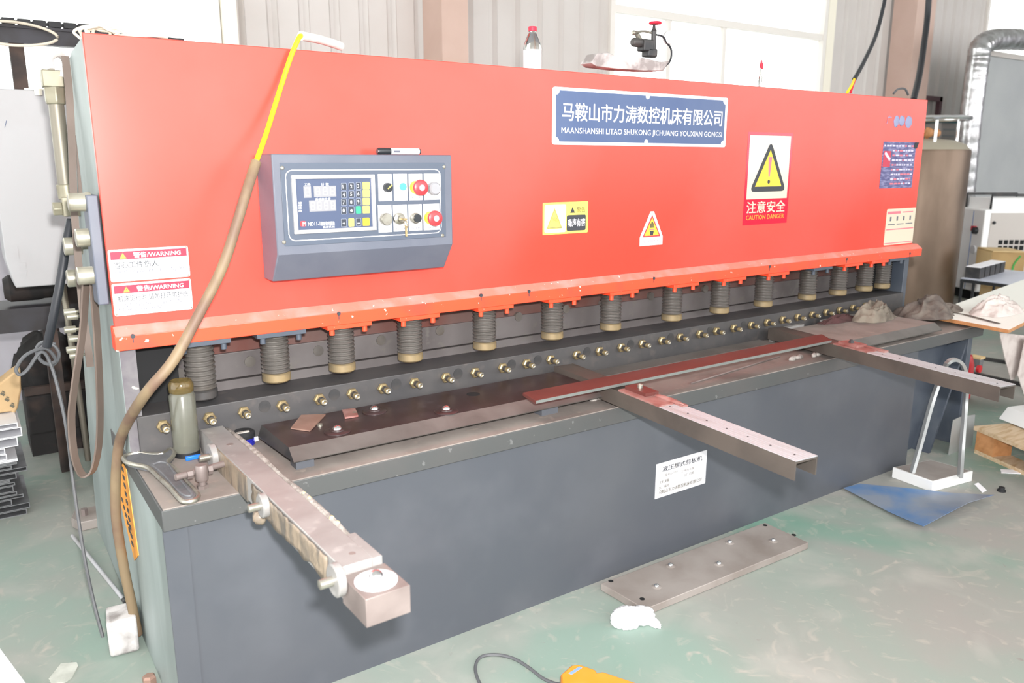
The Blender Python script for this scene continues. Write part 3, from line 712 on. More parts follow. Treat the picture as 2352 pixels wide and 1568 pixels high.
k, a = knob(1268, 510, [(.0125, .009), (.0115, .022)], 'knob_black', 'selector_knob', 'black selector knob'); part(k, 'pointer', G().obox((a[0] + .003, SY - .0225, a[1] + .002), (.006, 0, .005), (0, .0006, 0), (-.001, 0, .001)), 'yellow_pale')
k, a = knob(1392, 502, [(.015, 0), (.015, .01), (.011, .014)], 'knob_white', 'switch_bezel')
k, a = knob(1402, 502, [(.0095, .012), (.0095, .02)], 'cyan_cap', 'push_button', 'pale blue push button')
for u, v in ((1540, 510), (1668, 783)):
    k, a = knob(u, v, [(.0175, 0), (.0175, .014), (.015, .016)], 'yellow_print', 'stop_collar')
    k, a = knob(u + 4, v, [(.012, .014), (.0195, .020), (.0215, .026), (.0205, .032), (.015, .035)], 'estop_red', 'emergency_stop', 'red mushroom emergency stop')
    part(k, 'stop_emblem', G().lathe((a[0], SY, a[1]), (0, -1, 0), [(.0085, .0345), (.0085, .0362)], 20), 'grey_dial')
x0, z0, x1, z1 = rc(1622, 425, 1756, 615); part(box, 'dial_plate', flat(G(), rrect(x0, z0, x1, z1, .002), SY - .0008, SY), 'cream_print'); part(box, 'dial_scale', G().box(x0 + .004, x1 - .004, SY - .0012, SY - .0008, z0 + .004, z1 - .004), 'plate_white')
knob(1692, 520, [(.0175, 0), (.0175, .016), (.014, .02)], 'grey_dial', 'dial_knob', 'grey round dial')
k, a = knob(1266, 795, [(.0165, 0), (.0165, .012), (.0145, .015)], 'bolt_steel', 'lamp_button')
k, a = knob(1385, 790, [(.0155, 0), (.0155, .01), (.009, .013), (.009, .022)], 'bolt_steel', 'key_switch', 'steel key switch with a key')
part(k, 'switch_key', G().box(a[0] - .004, a[0] + .006, SY - .04, SY - .02, a[1] - .002, a[1] + .002).torus((a[0] + .004, SY - .036, a[1] - .012), (1, 0, .3), .01, .0015, 20, 6).box(a[0] + .002, a[0] + .006, SY - .039, SY - .034, a[1] - .045, a[1] - .018), 'brass')
knob(1530, 785, [(.0145, 0), (.0145, .01), (.0125, .012)], 'bolt_steel', 'switch_bezel'); knob(1538, 785, [(.0115, .011), (.0110, .017)], 'knob_black', 'push_button', 'black push button')
sl = G()
for q, s in zip(PL, ('刀片间隙', '单次 连续', '断开 接通', '角度调整', '油泵启动', '电源', '照明', '急停')):
    x0, z0, x1, z1 = rc(*q); txt(sl, s, (x0 + .008, z0 + .004, x1 - .008, z0 + .010), SY - .0008, .0)
part(box, 'switch_lettering', sl, 'grey_print')

# ------------------------------------------------------------------ signs on the machine
def tri(x0, z0, x1, z1): return [(x0, z0), (x1, z0), ((x0 + x1) / 2, z1)]
def inset_tri(t, k):
    cx = sum(p[0] for p in t) / 3; cz = sum(p[1] for p in t) / 3; return [(cx + (p[0] - cx) * k, cz + (p[1] - cz) * k) for p in t]
E1 = -.0008
# maker's sign
x0, z0, x1, z1 = 1.305, 1.344, 2.116, 1.5205
sg = part(M, 'maker_sign', flat(G(), rrect(x0, z0, x1, z1, .008), -.004, 0), 'white_enamel', label='blue enamel sign with white lettering')
def notched(x0, z0, x1, z1, r):
    out = []
    for cx, cz, a0 in ((x1, z1, 270), (x0, z1, 360), (x0, z0, 90), (x1, z0, 180)):
        for i in range(5):
            a = math.radians(a0 - 90 * i / 4); out.append((cx + r * math.cos(a), cz + r * math.sin(a)))
    return out
part(sg, 'sign_field', flat(G(), notched(x0 + .012, z0 + .010, x1 - .012, z1 - .010, .014), -.0046, -.004), 'blue_enamel')
g = txt(G(), '马鞍山市力涛数控机床有限公司', (x0 + .036, z0 + .074, x1 - .026, z0 + .132), -.0052, .032)
txt(g, 'MAANSHANSHI LITAO SHUKONG JICHUANG YOUXIAN GONGSI', (x0 + .034, z0 + .030, x1 - .024, z0 + .054), -.0052, .022)
part(sg, 'sign_lettering', g, 'white_print')
cx = (x0 + x1) / 2
for xx, zz in ((x0 + .014, z0 + .012), (x1 - .014, z0 + .012), (x0 + .014, z1 - .012), (x1 - .014, z1 - .012), (cx, z0 + .013), (cx, z1 - .013)):
    part(sg, 'sign_rivet', G().lathe((xx, -.004, zz), (0, -1, 0), [(.009, 0), (.009, .0012), (.004, .002)], 14), 'white_enamel')
# two warning plates
def warn(x0, z0, x1, z1, cn, en, cw, label):
    h = z1 - z0; wd = x1 - x0
    s = part(M, 'warning_sign', flat(G(), rrect(x0, z0, x1, z1, .005), -.003, 0), 'white_print', label=label)
    part(s, 'sign_band', G().box(x0 + .004, x1 - .004, -.0035, -.003, z1 - .024, z1 - .005), 'red_print')
    t = tri(x0 + .022, z1 - .0225, x0 + .040, z1 - .007)
    part(s, 'warning_triangle', G().prism(t, 'y', -.0042, -.0036), 'brown_print'); part(s, 'triangle_field', G().prism(inset_tri(t, .74), 'y', -.0047, -.0042), 'yellow_print')
    g = txt(G(), '警告/WARNING', (x0 + .054, z1 - .0215, x1 - .018, z1 - .008), -.0040, .04); part(s, 'band_lettering', g, 'white_print')
    g = txt(G(), '!', (x0 + .0302, z1 - .020, x0 + .0318, z1 - .012), -.0050, .01)
    txt(g, cn, (x0 + .010, z1 - .045, x0 + .010 + cw, z1 - .029), -.0035, .012); part(s, 'sign_lettering', g, 'black_print')
    g = G()
    for i, (e, ew) in enumerate(en):
        zt = z1 - .049 - i * .0105; txt(g, e, (x0 + .010, zt - (.0085 if len(en) > 1 else .011), x0 + .010 + ew, zt), -.0035, .006)
    part(s, 'sign_lettering', g, 'grey_print')
    g = txt(G(), "禁止拆下此标签/DON'T REMOVE THIS SIGN", (x0 + .020, z0 + .004, x1 - .012, z0 + .0105), -.0035, .0); part(s, 'sign_footnote', g, 'pink_print')
    for xx in (x0 + .004, x1 - .004):
        for zz in (z0 + .004, z1 - .004): part(s, 'sign_rivet', G().lathe((xx, -.003, zz), (0, -1, 0), [(.0028, 0), (.002, .0012)], 10), 'bolt_steel')
warn(-.001, 1.0125, .178, 1.0885, '当心工件伤人', [('CAUTION,WORK PIECE INJURY', .158)], .098, 'upper white warning plate with a red band')
warn(-.001, .9305, .178, 1.0080, '机床运行时,请勿打开防护栏', [("DON'T OPEN THE COVER WHEN", .142), ('MACHINE IS WORKING', .1)], .160, 'lower white warning plate with a red band')
# yellow noise label
x0, z0, x1, z1 = 1.271, 1.0595, 1.459, 1.1625
s = part(M, 'noise_label', flat(G(), rrect(x0, z0, x1, z1, .003), -.001, 0), 'yellow_pale', label='yellow noise warning label')
part(s, 'label_field', flat(G(), rrect(x0 + .007, z0 + .006, x0 + .094, z1 - .007, .006), -.0016, -.001), 'white_print')
t = tri(x0 + .014, z0 + .018, x0 + .080, z0 + .086); g = G().prism(t, 'y', -.0021, -.0016); part(s, 'label_triangle', g, 'yellow_pale')
g = G(); tt, ti = inset_tri(t, .9), inset_tri(t, .82)
g.add([(p[0], -.0023, p[1]) for p in tt + ti], [(i, (i + 1) % 3, (i + 1) % 3 + 3, i + 3) for i in range(3)])
for k, rr in enumerate((.006, .010, .014)): g.tube([(x0 + .047 + rr * math.cos(a), -.0022, z0 + .040 + rr * math.sin(a)) for a in (2.4, 1.8, 1.2, .6, 0)], .0007, 5)
part(s, 'triangle_outline', g, 'brown_print')
part(s, 'label_panel', flat(G(), rrect(x0 + .098, z0 + .008, x1 - .009, z0 + .060, .006), -.0016, -.001), 'black_print')
g = G().prism(tri(x0 + .112, z0 + .067, x0 + .132, z0 + .087), 'y', -.0016, -.001); txt(g, '警告', (x0 + .140, z0 + .068, x0 + .176, z0 + .085), -.0014, .015); part(s, 'label_lettering', g, 'black_print')
part(s, 'label_lettering', txt(G(), '噪声有害', (x0 + .102, z0 + .022, x1 - .012, z0 + .048), -.0020, .025), 'white_print')
# hand hazard triangle
x0, z0, x1, z1 = 1.700, .999, 1.812, 1.119
s = part(M, 'hand_label', G().prism([(x0, z0), (x1, z0), (x1, z0 + .030), ((x0 + x1) / 2 + .008, z1), ((x0 + x1) / 2 - .008, z1), (x0, z0 + .030)], 'y', -.001, 0), 'white_print', label='white triangular hand hazard label')
t = tri(x0 + .012, z0 + .030, x1 - .012, z1 - .012); part(s, 'label_triangle', G().prism(t, 'y', -.0016, -.001), 'estop_red'); part(s, 'triangle_field', G().prism(inset_tri(t, .8), 'y', -.0021, -.0016), 'yellow_print')
cx = (x0 + x1) / 2; g = G()
for i in range(4): g.box(cx - .0085 + i * .0047, cx - .0050 + i * .0047, -.0026, -.0021, z0 + .062, z0 + .079 + (.004 if 0 < i < 3 else 0))
g.prism([(cx - .008, z0 + .036), (cx + .006, z0 + .036), (cx + .010, z0 + .052), (cx - .010, z0 + .052)], 'y', -.0026, -.0021); part(s, 'hand_symbol', g, 'black_print')
g = G().box(cx - .013, cx + .013, -.0027, -.0021, z0 + .054, z0 + .059); txt(g, '当心机械伤手', (x0 + .012, z0 + .010, x1 - .02, z0 + .020), -.0015, .0); part(s, 'label_lettering', g, 'pink_print')
# caution poster
x0, z0, x1, z1 = 2.245, 1.048, 2.516, 1.4025
s = part(M, 'caution_poster', G().box(x0, x1, -.0012, 0, z0, z1), 'crimson_print', label='red and cream caution poster')
part(s, 'poster_field', G().box(x0 + .012, x1 - .012, -.0018, -.0012, z0 + .100, z1 - .012), 'cream_print')
def rtri(t, r):
    out = []; n = 3
    for i in range(3):
        a, b, c = (Vector(t[(i + k - 1) % 3]) for k in range(3)); u = (a - b).normalized(); v = (c - b).normalized()
        for q in range(5): k = q / 4; p = (b + u * r) * (1 - k) ** 2 + b * 2 * k * (1 - k) + (b + v * r) * k * k; out.append((p.x, p.y))
    return out
t = tri(x0 + .026, z0 + .128, x1 - .022, z1 - .030)
part(s, 'poster_triangle', G().prism(rtri(t, .03), 'y', -.0024, -.0018), 'black_print'); part(s, 'triangle_field', G().prism(inset_tri([(t[0][0], t[0][1] + .002), (t[1][0], t[1][1] + .002), t[2]], .72), 'y', -.0030, -.0024), 'orange_print' if False else 'yellow_print')
cx = (x0 + x1) / 2 + .002; g = G().prism([(cx - .004, z0 + .185), (cx + .004, z0 + .185), (cx + .011, z0 + .262), (cx - .011, z0 + .262)], 'y', -.0036, -.0030); part(s, 'exclamation_bar', g, 'pink_print')
part(s, 'exclamation_dot', G().cyl((cx, -.0036, z0 + .166), (cx, -.003, z0 + .166), .008, n=18), 'black_print')
part(s, 'poster_lettering', txt(G(), '注意安全', (x0 + .016, z0 + .045, x1 - .018, z0 + .092), -.0018, .035), 'cream_print')
part(s, 'poster_lettering', txt(G(), 'CAUTION DANGER', (x0 + .016, z0 + .020, x1 - .022, z0 + .038), -.0018, .02), 'gold_print')
# dense purple handbill
x0, z0, x1, z1 = 3.160, 1.1735, 3.427, 1.379
s = part(M, 'handbill', G().box(x0, x1, -.0012, 0, z0, z1), 'navy_print', label='dark purple printed handbill')
part(s, 'picture_patch', G().box(x0 + .008, x0 + .066, -.0018, -.0012, z0 + .095, z0 + .165), 'red_patch'); part(s, 'picture_mark', G().obox((x0 + .04, -.002, z0 + .142), (.022, 0, -.016), (0, .0003, 0), (.004, 0, .006)), 'lilac_print')
g = G(); rr = random.Random(4)
for i in range(9):
    zz = z1 - .014 - i * .021; xx = x0 + (.008 if i < 1 else .080)
    while xx < x1 - .02:
        l = rr.uniform(.008, .026); g.box(xx, min(xx + l, x1 - .008), -.0018, -.0012, zz - .007, zz, rr.choice((0, 0, 1))); xx += l + rr.uniform(.004, .01)
part(s, 'print_rows', g, ['lilac_print', 'pink_print'])
part(s, 'paper_curl', G().obox((x1 - .008, -.006, z1 - .014), (.010, -.003, 0), (0, .001, 0), (0, -.004, .014)), 'black_print')
# white operating chart
x0, z0, x1, z1 = 3.242, .9125, 3.485, 1.079
s = part(M, 'operation_chart', flat(G(), rrect(x0, z0, x1, z1, .006), -.001, 0), 'cream_print', label='white operating chart with red lines')
g = G().box(x0 + .008, x0 + .115, -.0014, -.001, z1 - .024, z1 - .012).box(x0 + .13, x0 + .22, -.0014, -.001, z1 - .020, z1 - .015).box(x0 + .008, x1 - .006, -.0014, -.001, z0 + .069, z0 + .074).box(x0 + .004, x1 - .004, -.0014, -.001, z0 + .006, z0 + .010); part(s, 'chart_rules', g, 'pink_print')
g = G()
for i in range(4): g.box(x0 + .03 + i * .055, x0 + .042 + i * .055, -.0014, -.001, z1 - .056, z1 - .036)
for i in range(3): g.box(x0 + .016 + i * .075, x0 + .074 + i * .075, -.0014, -.001, z1 - .074, z1 - .070)
part(s, 'chart_icons', g, 'grey_print')
g = txt(G(), '广', (3.168, 1.455, 3.204, 1.492), -.0010, .02).blob((3.245, -.0006, 1.468), (.018, .0012, .022), .3, 3, 1, n=16).blob((3.29, -.0006, 1.472), (.020, .0012, .018), .4, 3, 5, n=16).blob((3.345, -.0006, 1.468), (.024, .0012, .022), .35, 3, 9, n=16)
part(M, 'faded_lettering', g, 'blue_fade', label='half scraped off pale blue lettering')
# type plate on the lower front
x0, z0, x1, z1 = 1.475, .2205, 1.712, .3400; Y = -.348
s = part(M, 'type_plate', G().box(x0, x1, Y - .0015, Y, z0, z1), 'plate_white', label='white metal type plate')
g = txt(G(), '液压摆式剪板机', (x0 + .028, z1 - .032, x1 - .022, z1 - .014), Y - .0020, .03); part(s, 'plate_title', g, 'black_print')
g = txt(G(), '型号QC12Y', (x0 + .042, z1 - .050, x0 + .1, z1 - .041), Y - .002, .0); txt(g, '工作台长度', (x0 + .115, z1 - .055, x0 + .178, z1 - .046), Y - .002, 0); txt(g, '主机重量', (x0 + .016, z1 - .071, x0 + .062, z1 - .061), Y - .002, 0); txt(g, '出厂日期', (x0 + .13, z1 - .072, x0 + .178, z1 - .062), Y - .002, 0)
txt(g, '出厂编号', (x0 + .016, z1 - .089, x0 + .062, z1 - .079), Y - .002, 0); txt(g, '马鞍山市力涛数控机床有限公司', (x0 + .016, z0 + .012, x1 - .02, z0 + .026), Y - .002, .015); part(s, 'plate_lettering', g, 'brown_print')
# yellow tag on the left side plate (faces left)
q = [at(275, 1037, x=-.002), at(286, 1057, x=-.002), at(317.5, 1275, x=-.002), at(308.5, 1287, x=-.002), at(268, 1120, x=-.002)]
s = part(M, 'side_tag', G().slab(q, (.002, 0, 0)), 'orange_print', label='yellow sign seen edge-on')
g = G()
for i in range(11):
    a = at(279 + 25 * i / 10 * 1.0, 1058 + 190 * i / 10, x=-.003); g.obox(a, (.0008, 0, 0), (0, .012, 0), (0, 0, .005))
for i in range(5):
    a = at(281 + 4 * i, 1148 + 17 * i, x=-.003); g.obox(a, (.0008, 0, 0), (0, .010, 0), (0, 0, .005))
part(s, 'tag_lettering', g, 'black_print')
# bracket and bolts on the left side
a = at(228, 450, x=-.03); b = at(252, 700, x=-.03)
br = part(M, 'side_bracket', G().box(-.031, -.007, .012, .085, at(228, 700, y=.02).z - .0, at(228, 447, y=.02).z), 'box_paint', label='dark grey bracket plate', bevel=.003)
for px, py in ((187, 464), (204, 545), (207, 632)):
    p = at(px, py, y=.05); part(br, 'bracket_bolt', G().lathe((p.x - .028, .05, p.z), (1, 0, 0), [(.019, 0), (.0215, .002), (.0215, .036), (.024, .04), (.024, .048)], 22).cyl((p.x + .01, .05, p.z), (-.02, .05, p.z), .01, n=14), 'zinc')
for px, py in ((171, 565), (178, 638)):
    p = at(px, py, y=.3); part(M, 'side_bolt', G().lathe((p.x - .025, .3, p.z), (1, 0, 0), [(.021, 0), (.023, .002), (.023, .042)], 20).cyl((p.x, .3, p.z), (.0, .3, p.z), .01, n=12), 'zinc')
for px, py in ((157, 717), (163, 727), (158, 757), (168, 778), (163, 803), (170, 816)):
    p = at(px, py, y=.55); part(M, 'side_bolt', G().lathe((p.x - .012, .55, p.z), (1, 0, 0), [(.009, 0), (.010, .002), (.010, .03)], 14).cyl((p.x, .55, p.z), (0, .55, p.z), .005, n=10), 'zinc')
# hydraulic pipe on the side
p0 = at(127, 222, y=.45); p1 = at(152, 440, y=.45)
hp = part(M, 'hydraulic_pipe', G().cyl(p0, p1, .019, n=18), 'pipe_khaki', label='khaki hydraulic pipe with fittings')
part(hp, 'pipe_elbow', G().obox(p0 + V((-.002, 0, .045)), (.026, 0, 0), (0, .024, 0), (0, 0, .022)).lathe(p0 + V((0, 0, -.02)), (0, 0, 1), [(.026, 0), (.028, .01), (.028, .046)], 6), 'brass_fitting', bevel=.003)
part(hp, 'pipe_elbow', G().obox(p1 + V((.006, -.01, -.04)), (.022, 0, 0), (0, .022, 0), (0, 0, .026)).lathe(p1 + V((-.016, -.01, -.045)), (-1, 0, 0), [(.02, 0), (.02, .022)], 6).cyl(p1 + V((0, 0, .02)), p1 + V((0.002, 0, -.02)), .023, n=16), 'brass_fitting', bevel=.002)
part(hp, 'pipe_hose', G().tube([p0 + V((-.002, 0, .068)), p0 + V((.0, .02, .1)), p0 + V((.03, .06, .115)), (.03, .55, p0.z + .08)], .009).tube([p0 + V((.02, -.02, .05)), p0 + V((.03, -.02, .075)), p0 + V((.045, 0, .06)), (.02, .44, p0.z - .2)], .008), 'white_tube')
part(M, 'side_rail', G().slab([at(165, 140, y=.33), at(172, 150, y=.33), at(192, 450, y=.33), at(182, 450, y=.33)], (0, .02, 0)).slab([at(158, 128, y=.34), at(164, 140, y=.34), at(170, 300, y=.34), at(165, 300, y=.34)], (0, .03, 0)), 'strap_brown')
# foot with bolt at the back left, bolt at the front left
p = at(196, 1196, z=.03)
part(M, 'machine_foot', G().slab([(-.075, 1.03, 0), (-.055, .97, 0), (.02, .97, 0), (.02, 1.10, 0), (-.055, 1.10, 0)], (0, 0, .035)), 'checker_plate', bevel=.003)
part(M, 'foot_bolt', G().lathe((-.03, 1.03, .03), (0, 0, 1), [(.012, 0), (.012, .03)], 6), 'worn_steel_dark')
p = at(343, 1561, z=.012); part(M, 'foot_bolt', G().lathe((p.x, p.y, 0), (0, 0, 1), [(.017, 0), (.017, .02), (.012, .026)], 6), 'rust_flat')

# ================================================================== loose things on and around the shear
def atz(px, py, z): return at(px, py, z=z)
# flat bar lying across the arms
z = .6365
bar = solo('flat_bar', 'long rust red steel flat bar lying across the support arms', 'metal bar', G().slab([(.975, -.372, z), (2.335, -.372, z), (2.40, -.285, z), (.99, -.288, z)], (0, 0, .0095)), ['red_oxide'], bevel=.0008)
part(bar, 'cut_edge', G().box(.976, 2.334, -.3727, -.3719, z + .0005, z + .009), 'cut_steel', label='bright cut edge')
# offcut on the tray
q = [at(u, v, z=TZ + .001) for u, v in ((668, 985), (692, 955), (748, 953), (712, 991))]
solo('steel_offcut', 'small square brown steel offcut lying on the oily tray', 'offcut', G().slab(q, (0, 0, .0035)), 'pallet_wood' if False else 'rust_flat')
q = [at(u, v, z=TZ + .001) for u, v in ((786, 944), (816, 941), (823, 957), (792, 962))]
solo('steel_offcut', 'tiny reddish steel offcut on the tray between two ball units', 'offcut', G().slab(q, (0, 0, .005)), 'pink_plate')
# long thin rod on the dusty table right of the middle arm
a = at(1587, 880, z=TBL + .004); b = at(1790, 818, z=TBL + .004)
solo('thin_rod', 'thin straight rod lying on the dusty table between two arms', 'rod', G().tube([a, (a + b) / 2, b], .003, 8), 'worn_steel_dark')
a = at(1290, 863, z=TBL + .005)
for i, (px, py, sx, lab) in enumerate(((1375, 918, 1, 'crumpled scrap of paper wedged beside the middle arm'), (1830, 825, 1.3, 'loose bits of white swarf on the table beside the right arm'), (1876, 818, .9, 'small white swarf curl next to the right arm'))):
    p = at(px, py, z=TBL)
    g = G()
    for k in range(4): g.blob((p.x + .014 * sx * (k - 1.5), p.y + .006 * (k % 2), TBL + .005), (.011 * sx, .007, .0075), .5, 3, i * 5 + k, n=14, floor_z=TBL + .0003)
    solo('scrap_paper' if i == 0 else 'metal_swarf', lab, 'scrap', g, 'crumb_white')
# jar, tape measure, casting
R_ = .031; p = Vector((.124, -.012 - 2 * .031, 0))
hj = at(427, 872, y=-.043).z - TBL
jar = thing('glass_jar', 'tall dusty glass jar with an amber rim standing behind the casting', 'jar', (p.x, p.y + R_, TBL))
c = (p.x, p.y + R_, TBL + .001)
part(jar, 'jar_wall', G().lathe(c, (0, 0, 1), [(R_ - .004, 0), (R_, .004), (R_, hj - .038), (R_ - .005, hj - .03), (R_ - .0085, hj - .03), (R_ - .004, hj - .042), (R_ - .004, .006), (R_ - .006, .004)], 36, caps=False).lathe(c, (0, 0, 1), [(R_ - .005, .001), (R_ - .005, .004)], 30), 'glass_dusty')
part(jar, 'jar_rim', G().lathe((c[0], c[1], c[2] + hj - .032), (0, 0, 1), [(R_ - .007, 0), (R_ - .002, .004), (R_ - .001, .022), (R_ - .006, .032), (R_ - .009, .032), (R_ - .006, .02), (R_ - .010, 0)], 36, caps=False), 'glass_amber', label='amber glass rim')
part(jar, 'jar_base', G().lathe((c[0], c[1], c[2] - .0005), (0, 0, 1), [(R_ + .0005, 0), (R_ + .0005, .012)], 30), 'black_rubber')
p = at(428, 1036, z=TBL); p.y = -.089
solo('blue_clip', 'small bright blue plastic clip in front of the glass jar', 'clip', G().box(p.x - .018, p.x + .018, p.y - .004, p.y + .006, TBL + .0005, TBL + .011), 'blue_plastic', bevel=.002)
p = at(578, 1015, z=TBL)
tm = thing('tape_measure', 'shiny blue and black tape measure against the blade block', 'tape measure', (p.x + .02, p.y + .04, TBL))
cx, cy = .262, -.062
part(tm, 'case', G().lathe((cx, cy, TBL + .001), (0, 0, 1), [(.022, 0), (.0265, .004), (.0265, .014), (.025, .016), (.0265, .018), (.0265, .030), (.023, .034)], 28), 'blue_chrome')
part(tm, 'rubber_grip', G().lathe((cx, cy, TBL + .034), (0, 0, 1), [(.027, -.010), (.0285, -.006), (.0285, .004), (.024, .008)], 28), 'black_rubber')
part(tm, 'belt_clip', G().obox((cx - .006, cy - .016, TBL + .0435), (.016, 0, 0), (0, .004, 0), (0, 0, .0015)), 'crumb_white')
part(tm, 'tape_tab', G().obox((cx + .029, cy - .008, TBL + .016), (.005, 0, 0), (0, .001, 0), (0, 0, .006)), 'white_enamel')
zc = TBL + .004
outl = [(283, 1046), (291, 1040), (319, 1034), (345, 1038), (372, 1037), (390, 1026), (400, 1032), (397, 1042), (386, 1054), (387, 1062), (399, 1070), (425, 1097), (452, 1126), (454, 1135), (447, 1142), (429, 1146), (414, 1141), (390, 1114), (362, 1088), (339, 1068), (306, 1061), (288, 1055)]
ol = [at(u, v, z=zc + .016) for u, v in outl]; ol = [Vector((q.x, q.y, zc)) for q in ol]
cast = thing('cast_bracket', 'grey Y-shaped cast bracket with a polished rim at the table corner', 'bracket', (ol[0].x + .06, ol[0].y - .1, TBL))
part(cast, 'casting_web', G().slab([q + (Vector((.055, -.17, zc)) - q) * .05 for q in ol], (0, 0, .012)), 'cast_grey')
part(cast, 'casting_rim', G().tube([q + Vector((0, 0, .010)) for q in ol] + [ol[0] + Vector((0, 0, .010))], .0055, 8, k=3, closed=True), 'bolt_steel', label='polished bright rim')
pk = [at(u, v, z=zc + .016) for u, v in ((349, 1064), (368, 1058), (386, 1062), (398, 1078), (436, 1124), (440, 1132), (432, 1136), (412, 1126), (375, 1085))]; pk = [Vector((q.x, q.y, zc + .012)) for q in pk]
part(cast, 'casting_pocket', G().tube([q + Vector((0, 0, .001)) for q in pk] + [pk[0]], .0028, 6, k=3, closed=True), 'cast_grey')
p = at(317, 1036, z=zc + .012); part(cast, 'casting_peg', G().blob((p.x, p.y, zc + .018), (.006, .006, .012), .2, 3, 2, n=14), 'dark_steel')
# marker pen on the control box
a = at(866, 346, y=-.06); b = at(964, 346, y=-.06); zp = 1.309 + .0095
pen = thing('marker_pen', 'black and white marker pen lying on the control box', 'pen', ((a.x + b.x) / 2, -.06, 1.309))
L = b.x - a.x
part(pen, 'pen_barrel', G().cyl((a.x + L * .3, -.06, zp), (b.x - .004, -.06, zp), .0088, n=20), 'plate_white', label='white barrel')
part(pen, 'pen_cap', G().lathe((a.x, -.06, zp), (1, 0, 0), [(.007, 0), (.0092, .004), (.0092, L * .3)], 20), 'knob_black', label='black cap'); part(pen, 'pen_end', G().cyl((b.x - .004, -.06, zp), (b.x, -.06, zp), .0075, n=18), 'knob_black')
g = txt(G(), '(R)', (a.x + L * .38, zp - .004, a.x + L * .5, zp + .004), -.0692, .01) if False else G().box(a.x + L * .36, a.x + L * .5, -.0690, -.0684, zp - .003, zp + .002); part(pen, 'pen_print', g, 'grey_print')

# hose with a yellow top length, hanging over the cover down to the floor
hpts = [at(783, 106, y=.10), at(740, 92, y=.06), at(692, 82, y=.0)]
ph = [at(686, 88, y=-.014), at(668, 130, y=-.02), at(640, 215, y=-.035), at(612, 305, y=-.075), at(588, 372, y=-.13)]
pb = [at(588, 372, y=-.13), at(566, 440, y=-.16), at(545, 510, y=-.175), at(510, 615, y=-.19), at(455, 725, y=-.21), at(398, 828, y=-.22), at(340, 897, y=-.20), at(300, 957, y=-.08), at(276, 1010, y=.03), at(268, 1065, y=.06), at(265, 1130, y=.075), at(268, 1200, y=.085), at(284, 1300, y=.095), at(303, 1390, y=.10), at(317, 1455, y=.12)]
ho = thing('cable_hose', 'brown sleeved cable with a yellow upper length hanging over the red cover', 'cable', (pb[-1].x, pb[-1].y, pb[-1].z))
part(ho, 'white_tube', G().tube(hpts, .0115, 14), 'white_tube', label='white plastic tube end')
part(ho, 'yellow_cable', G().tube([hpts[-1]] + ph, .0062, 12), 'hose_yellow', label='bright yellow cable')
part(ho, 'brown_sleeve', G().tube(pb, .0125, 14), 'hose_brown', label='worn brown sleeve')
p = at(267, 1058, y=.0); part(ho, 'tape_band', G().lathe((p.x, p.y, p.z - .012), (0, 0, 1), [(.0135, 0), (.0135, .02)], 14), 'hose_yellow') if False else None
# tape-wrapped plug at the foot of the hose
part(ho, 'wrapped_plug', G().obox((-.049, .125, .052), (.036, -.004, 0), (.006, .048, 0), (0, 0, .051)), 'tape_wrap', label='plug wrapped in dirty white tape', bevel=.008)

# hanging straps on the left side
q0 = [at(197, 652, y=.12), at(190, 760, y=.14), at(172, 880, y=.16), at(164, 960, y=.17), at(170, 1040, y=.18), at(184, 1083, y=.185), at(199, 1092, y=.185), at(216, 1075, y=.18), at(228, 1010, y=.17), at(229, 900, y=.15), at(222, 760, y=.13), at(214, 652, y=.12)]
solo('hanging_strap', 'brown leather strap hanging in a long loop beside the left side plate', 'strap', G().ribbon(q0, (.008, .007, 0), .005, k=5), 'strap_brown')
q1 = [q + V((-.012, 0, 0)) for q in (at(162, 130, y=.27), at(170, 200, y=.26), at(176, 300, y=.25), at(182, 470, y=.25), at(192, 600, y=.25), at(203, 720, y=.22), at(213, 790, y=.2), at(219, 840, y=.2))]
solo('steel_strap', 'narrow brown steel strip hanging upright between the pipe and the bracket', 'strip', G().ribbon(q1, (.0085, 0, 0), .008, k=5), 'strap_brown')

# black cable from the pipe fitting, coiled and dropping to the floor
bl = [at(163, 505, y=.44), at(152, 560, y=.42), at(140, 640, y=.40), at(122, 730, y=.40), at(108, 795, y=.42)]
solo('black_cable', 'thick black cable dropping from the pipe fitting past the grey cabinet', 'cable', G().tube(bl, .0115, 12), 'cable_black')
rc_ = random.Random(3)
loop = [at(128, 790, y=.46), at(100, 785, y=.47), at(84, 800, y=.48), at(92, 825, y=.48), at(120, 838, y=.47), at(136, 815, y=.46), at(122, 792, y=.46), at(96, 796, y=.47), at(90, 822, y=.47), at(110, 836, y=.46), at(128, 826, y=.46), at(104, 800, y=.45), at(60, 815, y=.44), at(38, 845, y=.44), at(44, 860, y=.44), at(62, 850, y=.44), at(95, 808, y=.44), at(118, 840, y=.44), at(140, 920, y=.42), at(155, 1000, y=.40), at(166, 1090, y=.37), at(180, 1190, y=.33), at(196, 1290, y=.29), at(215, 1380, y=.26), at(238, 1470, y=.2), at(248, 1520, y=.16), at(256, 1580, y=.1)]
solo('coiled_cable', 'thin grey cable tied in a coil and trailing down to the floor', 'cable', G().tube(loop, .0048, 8), 'cable_grey')

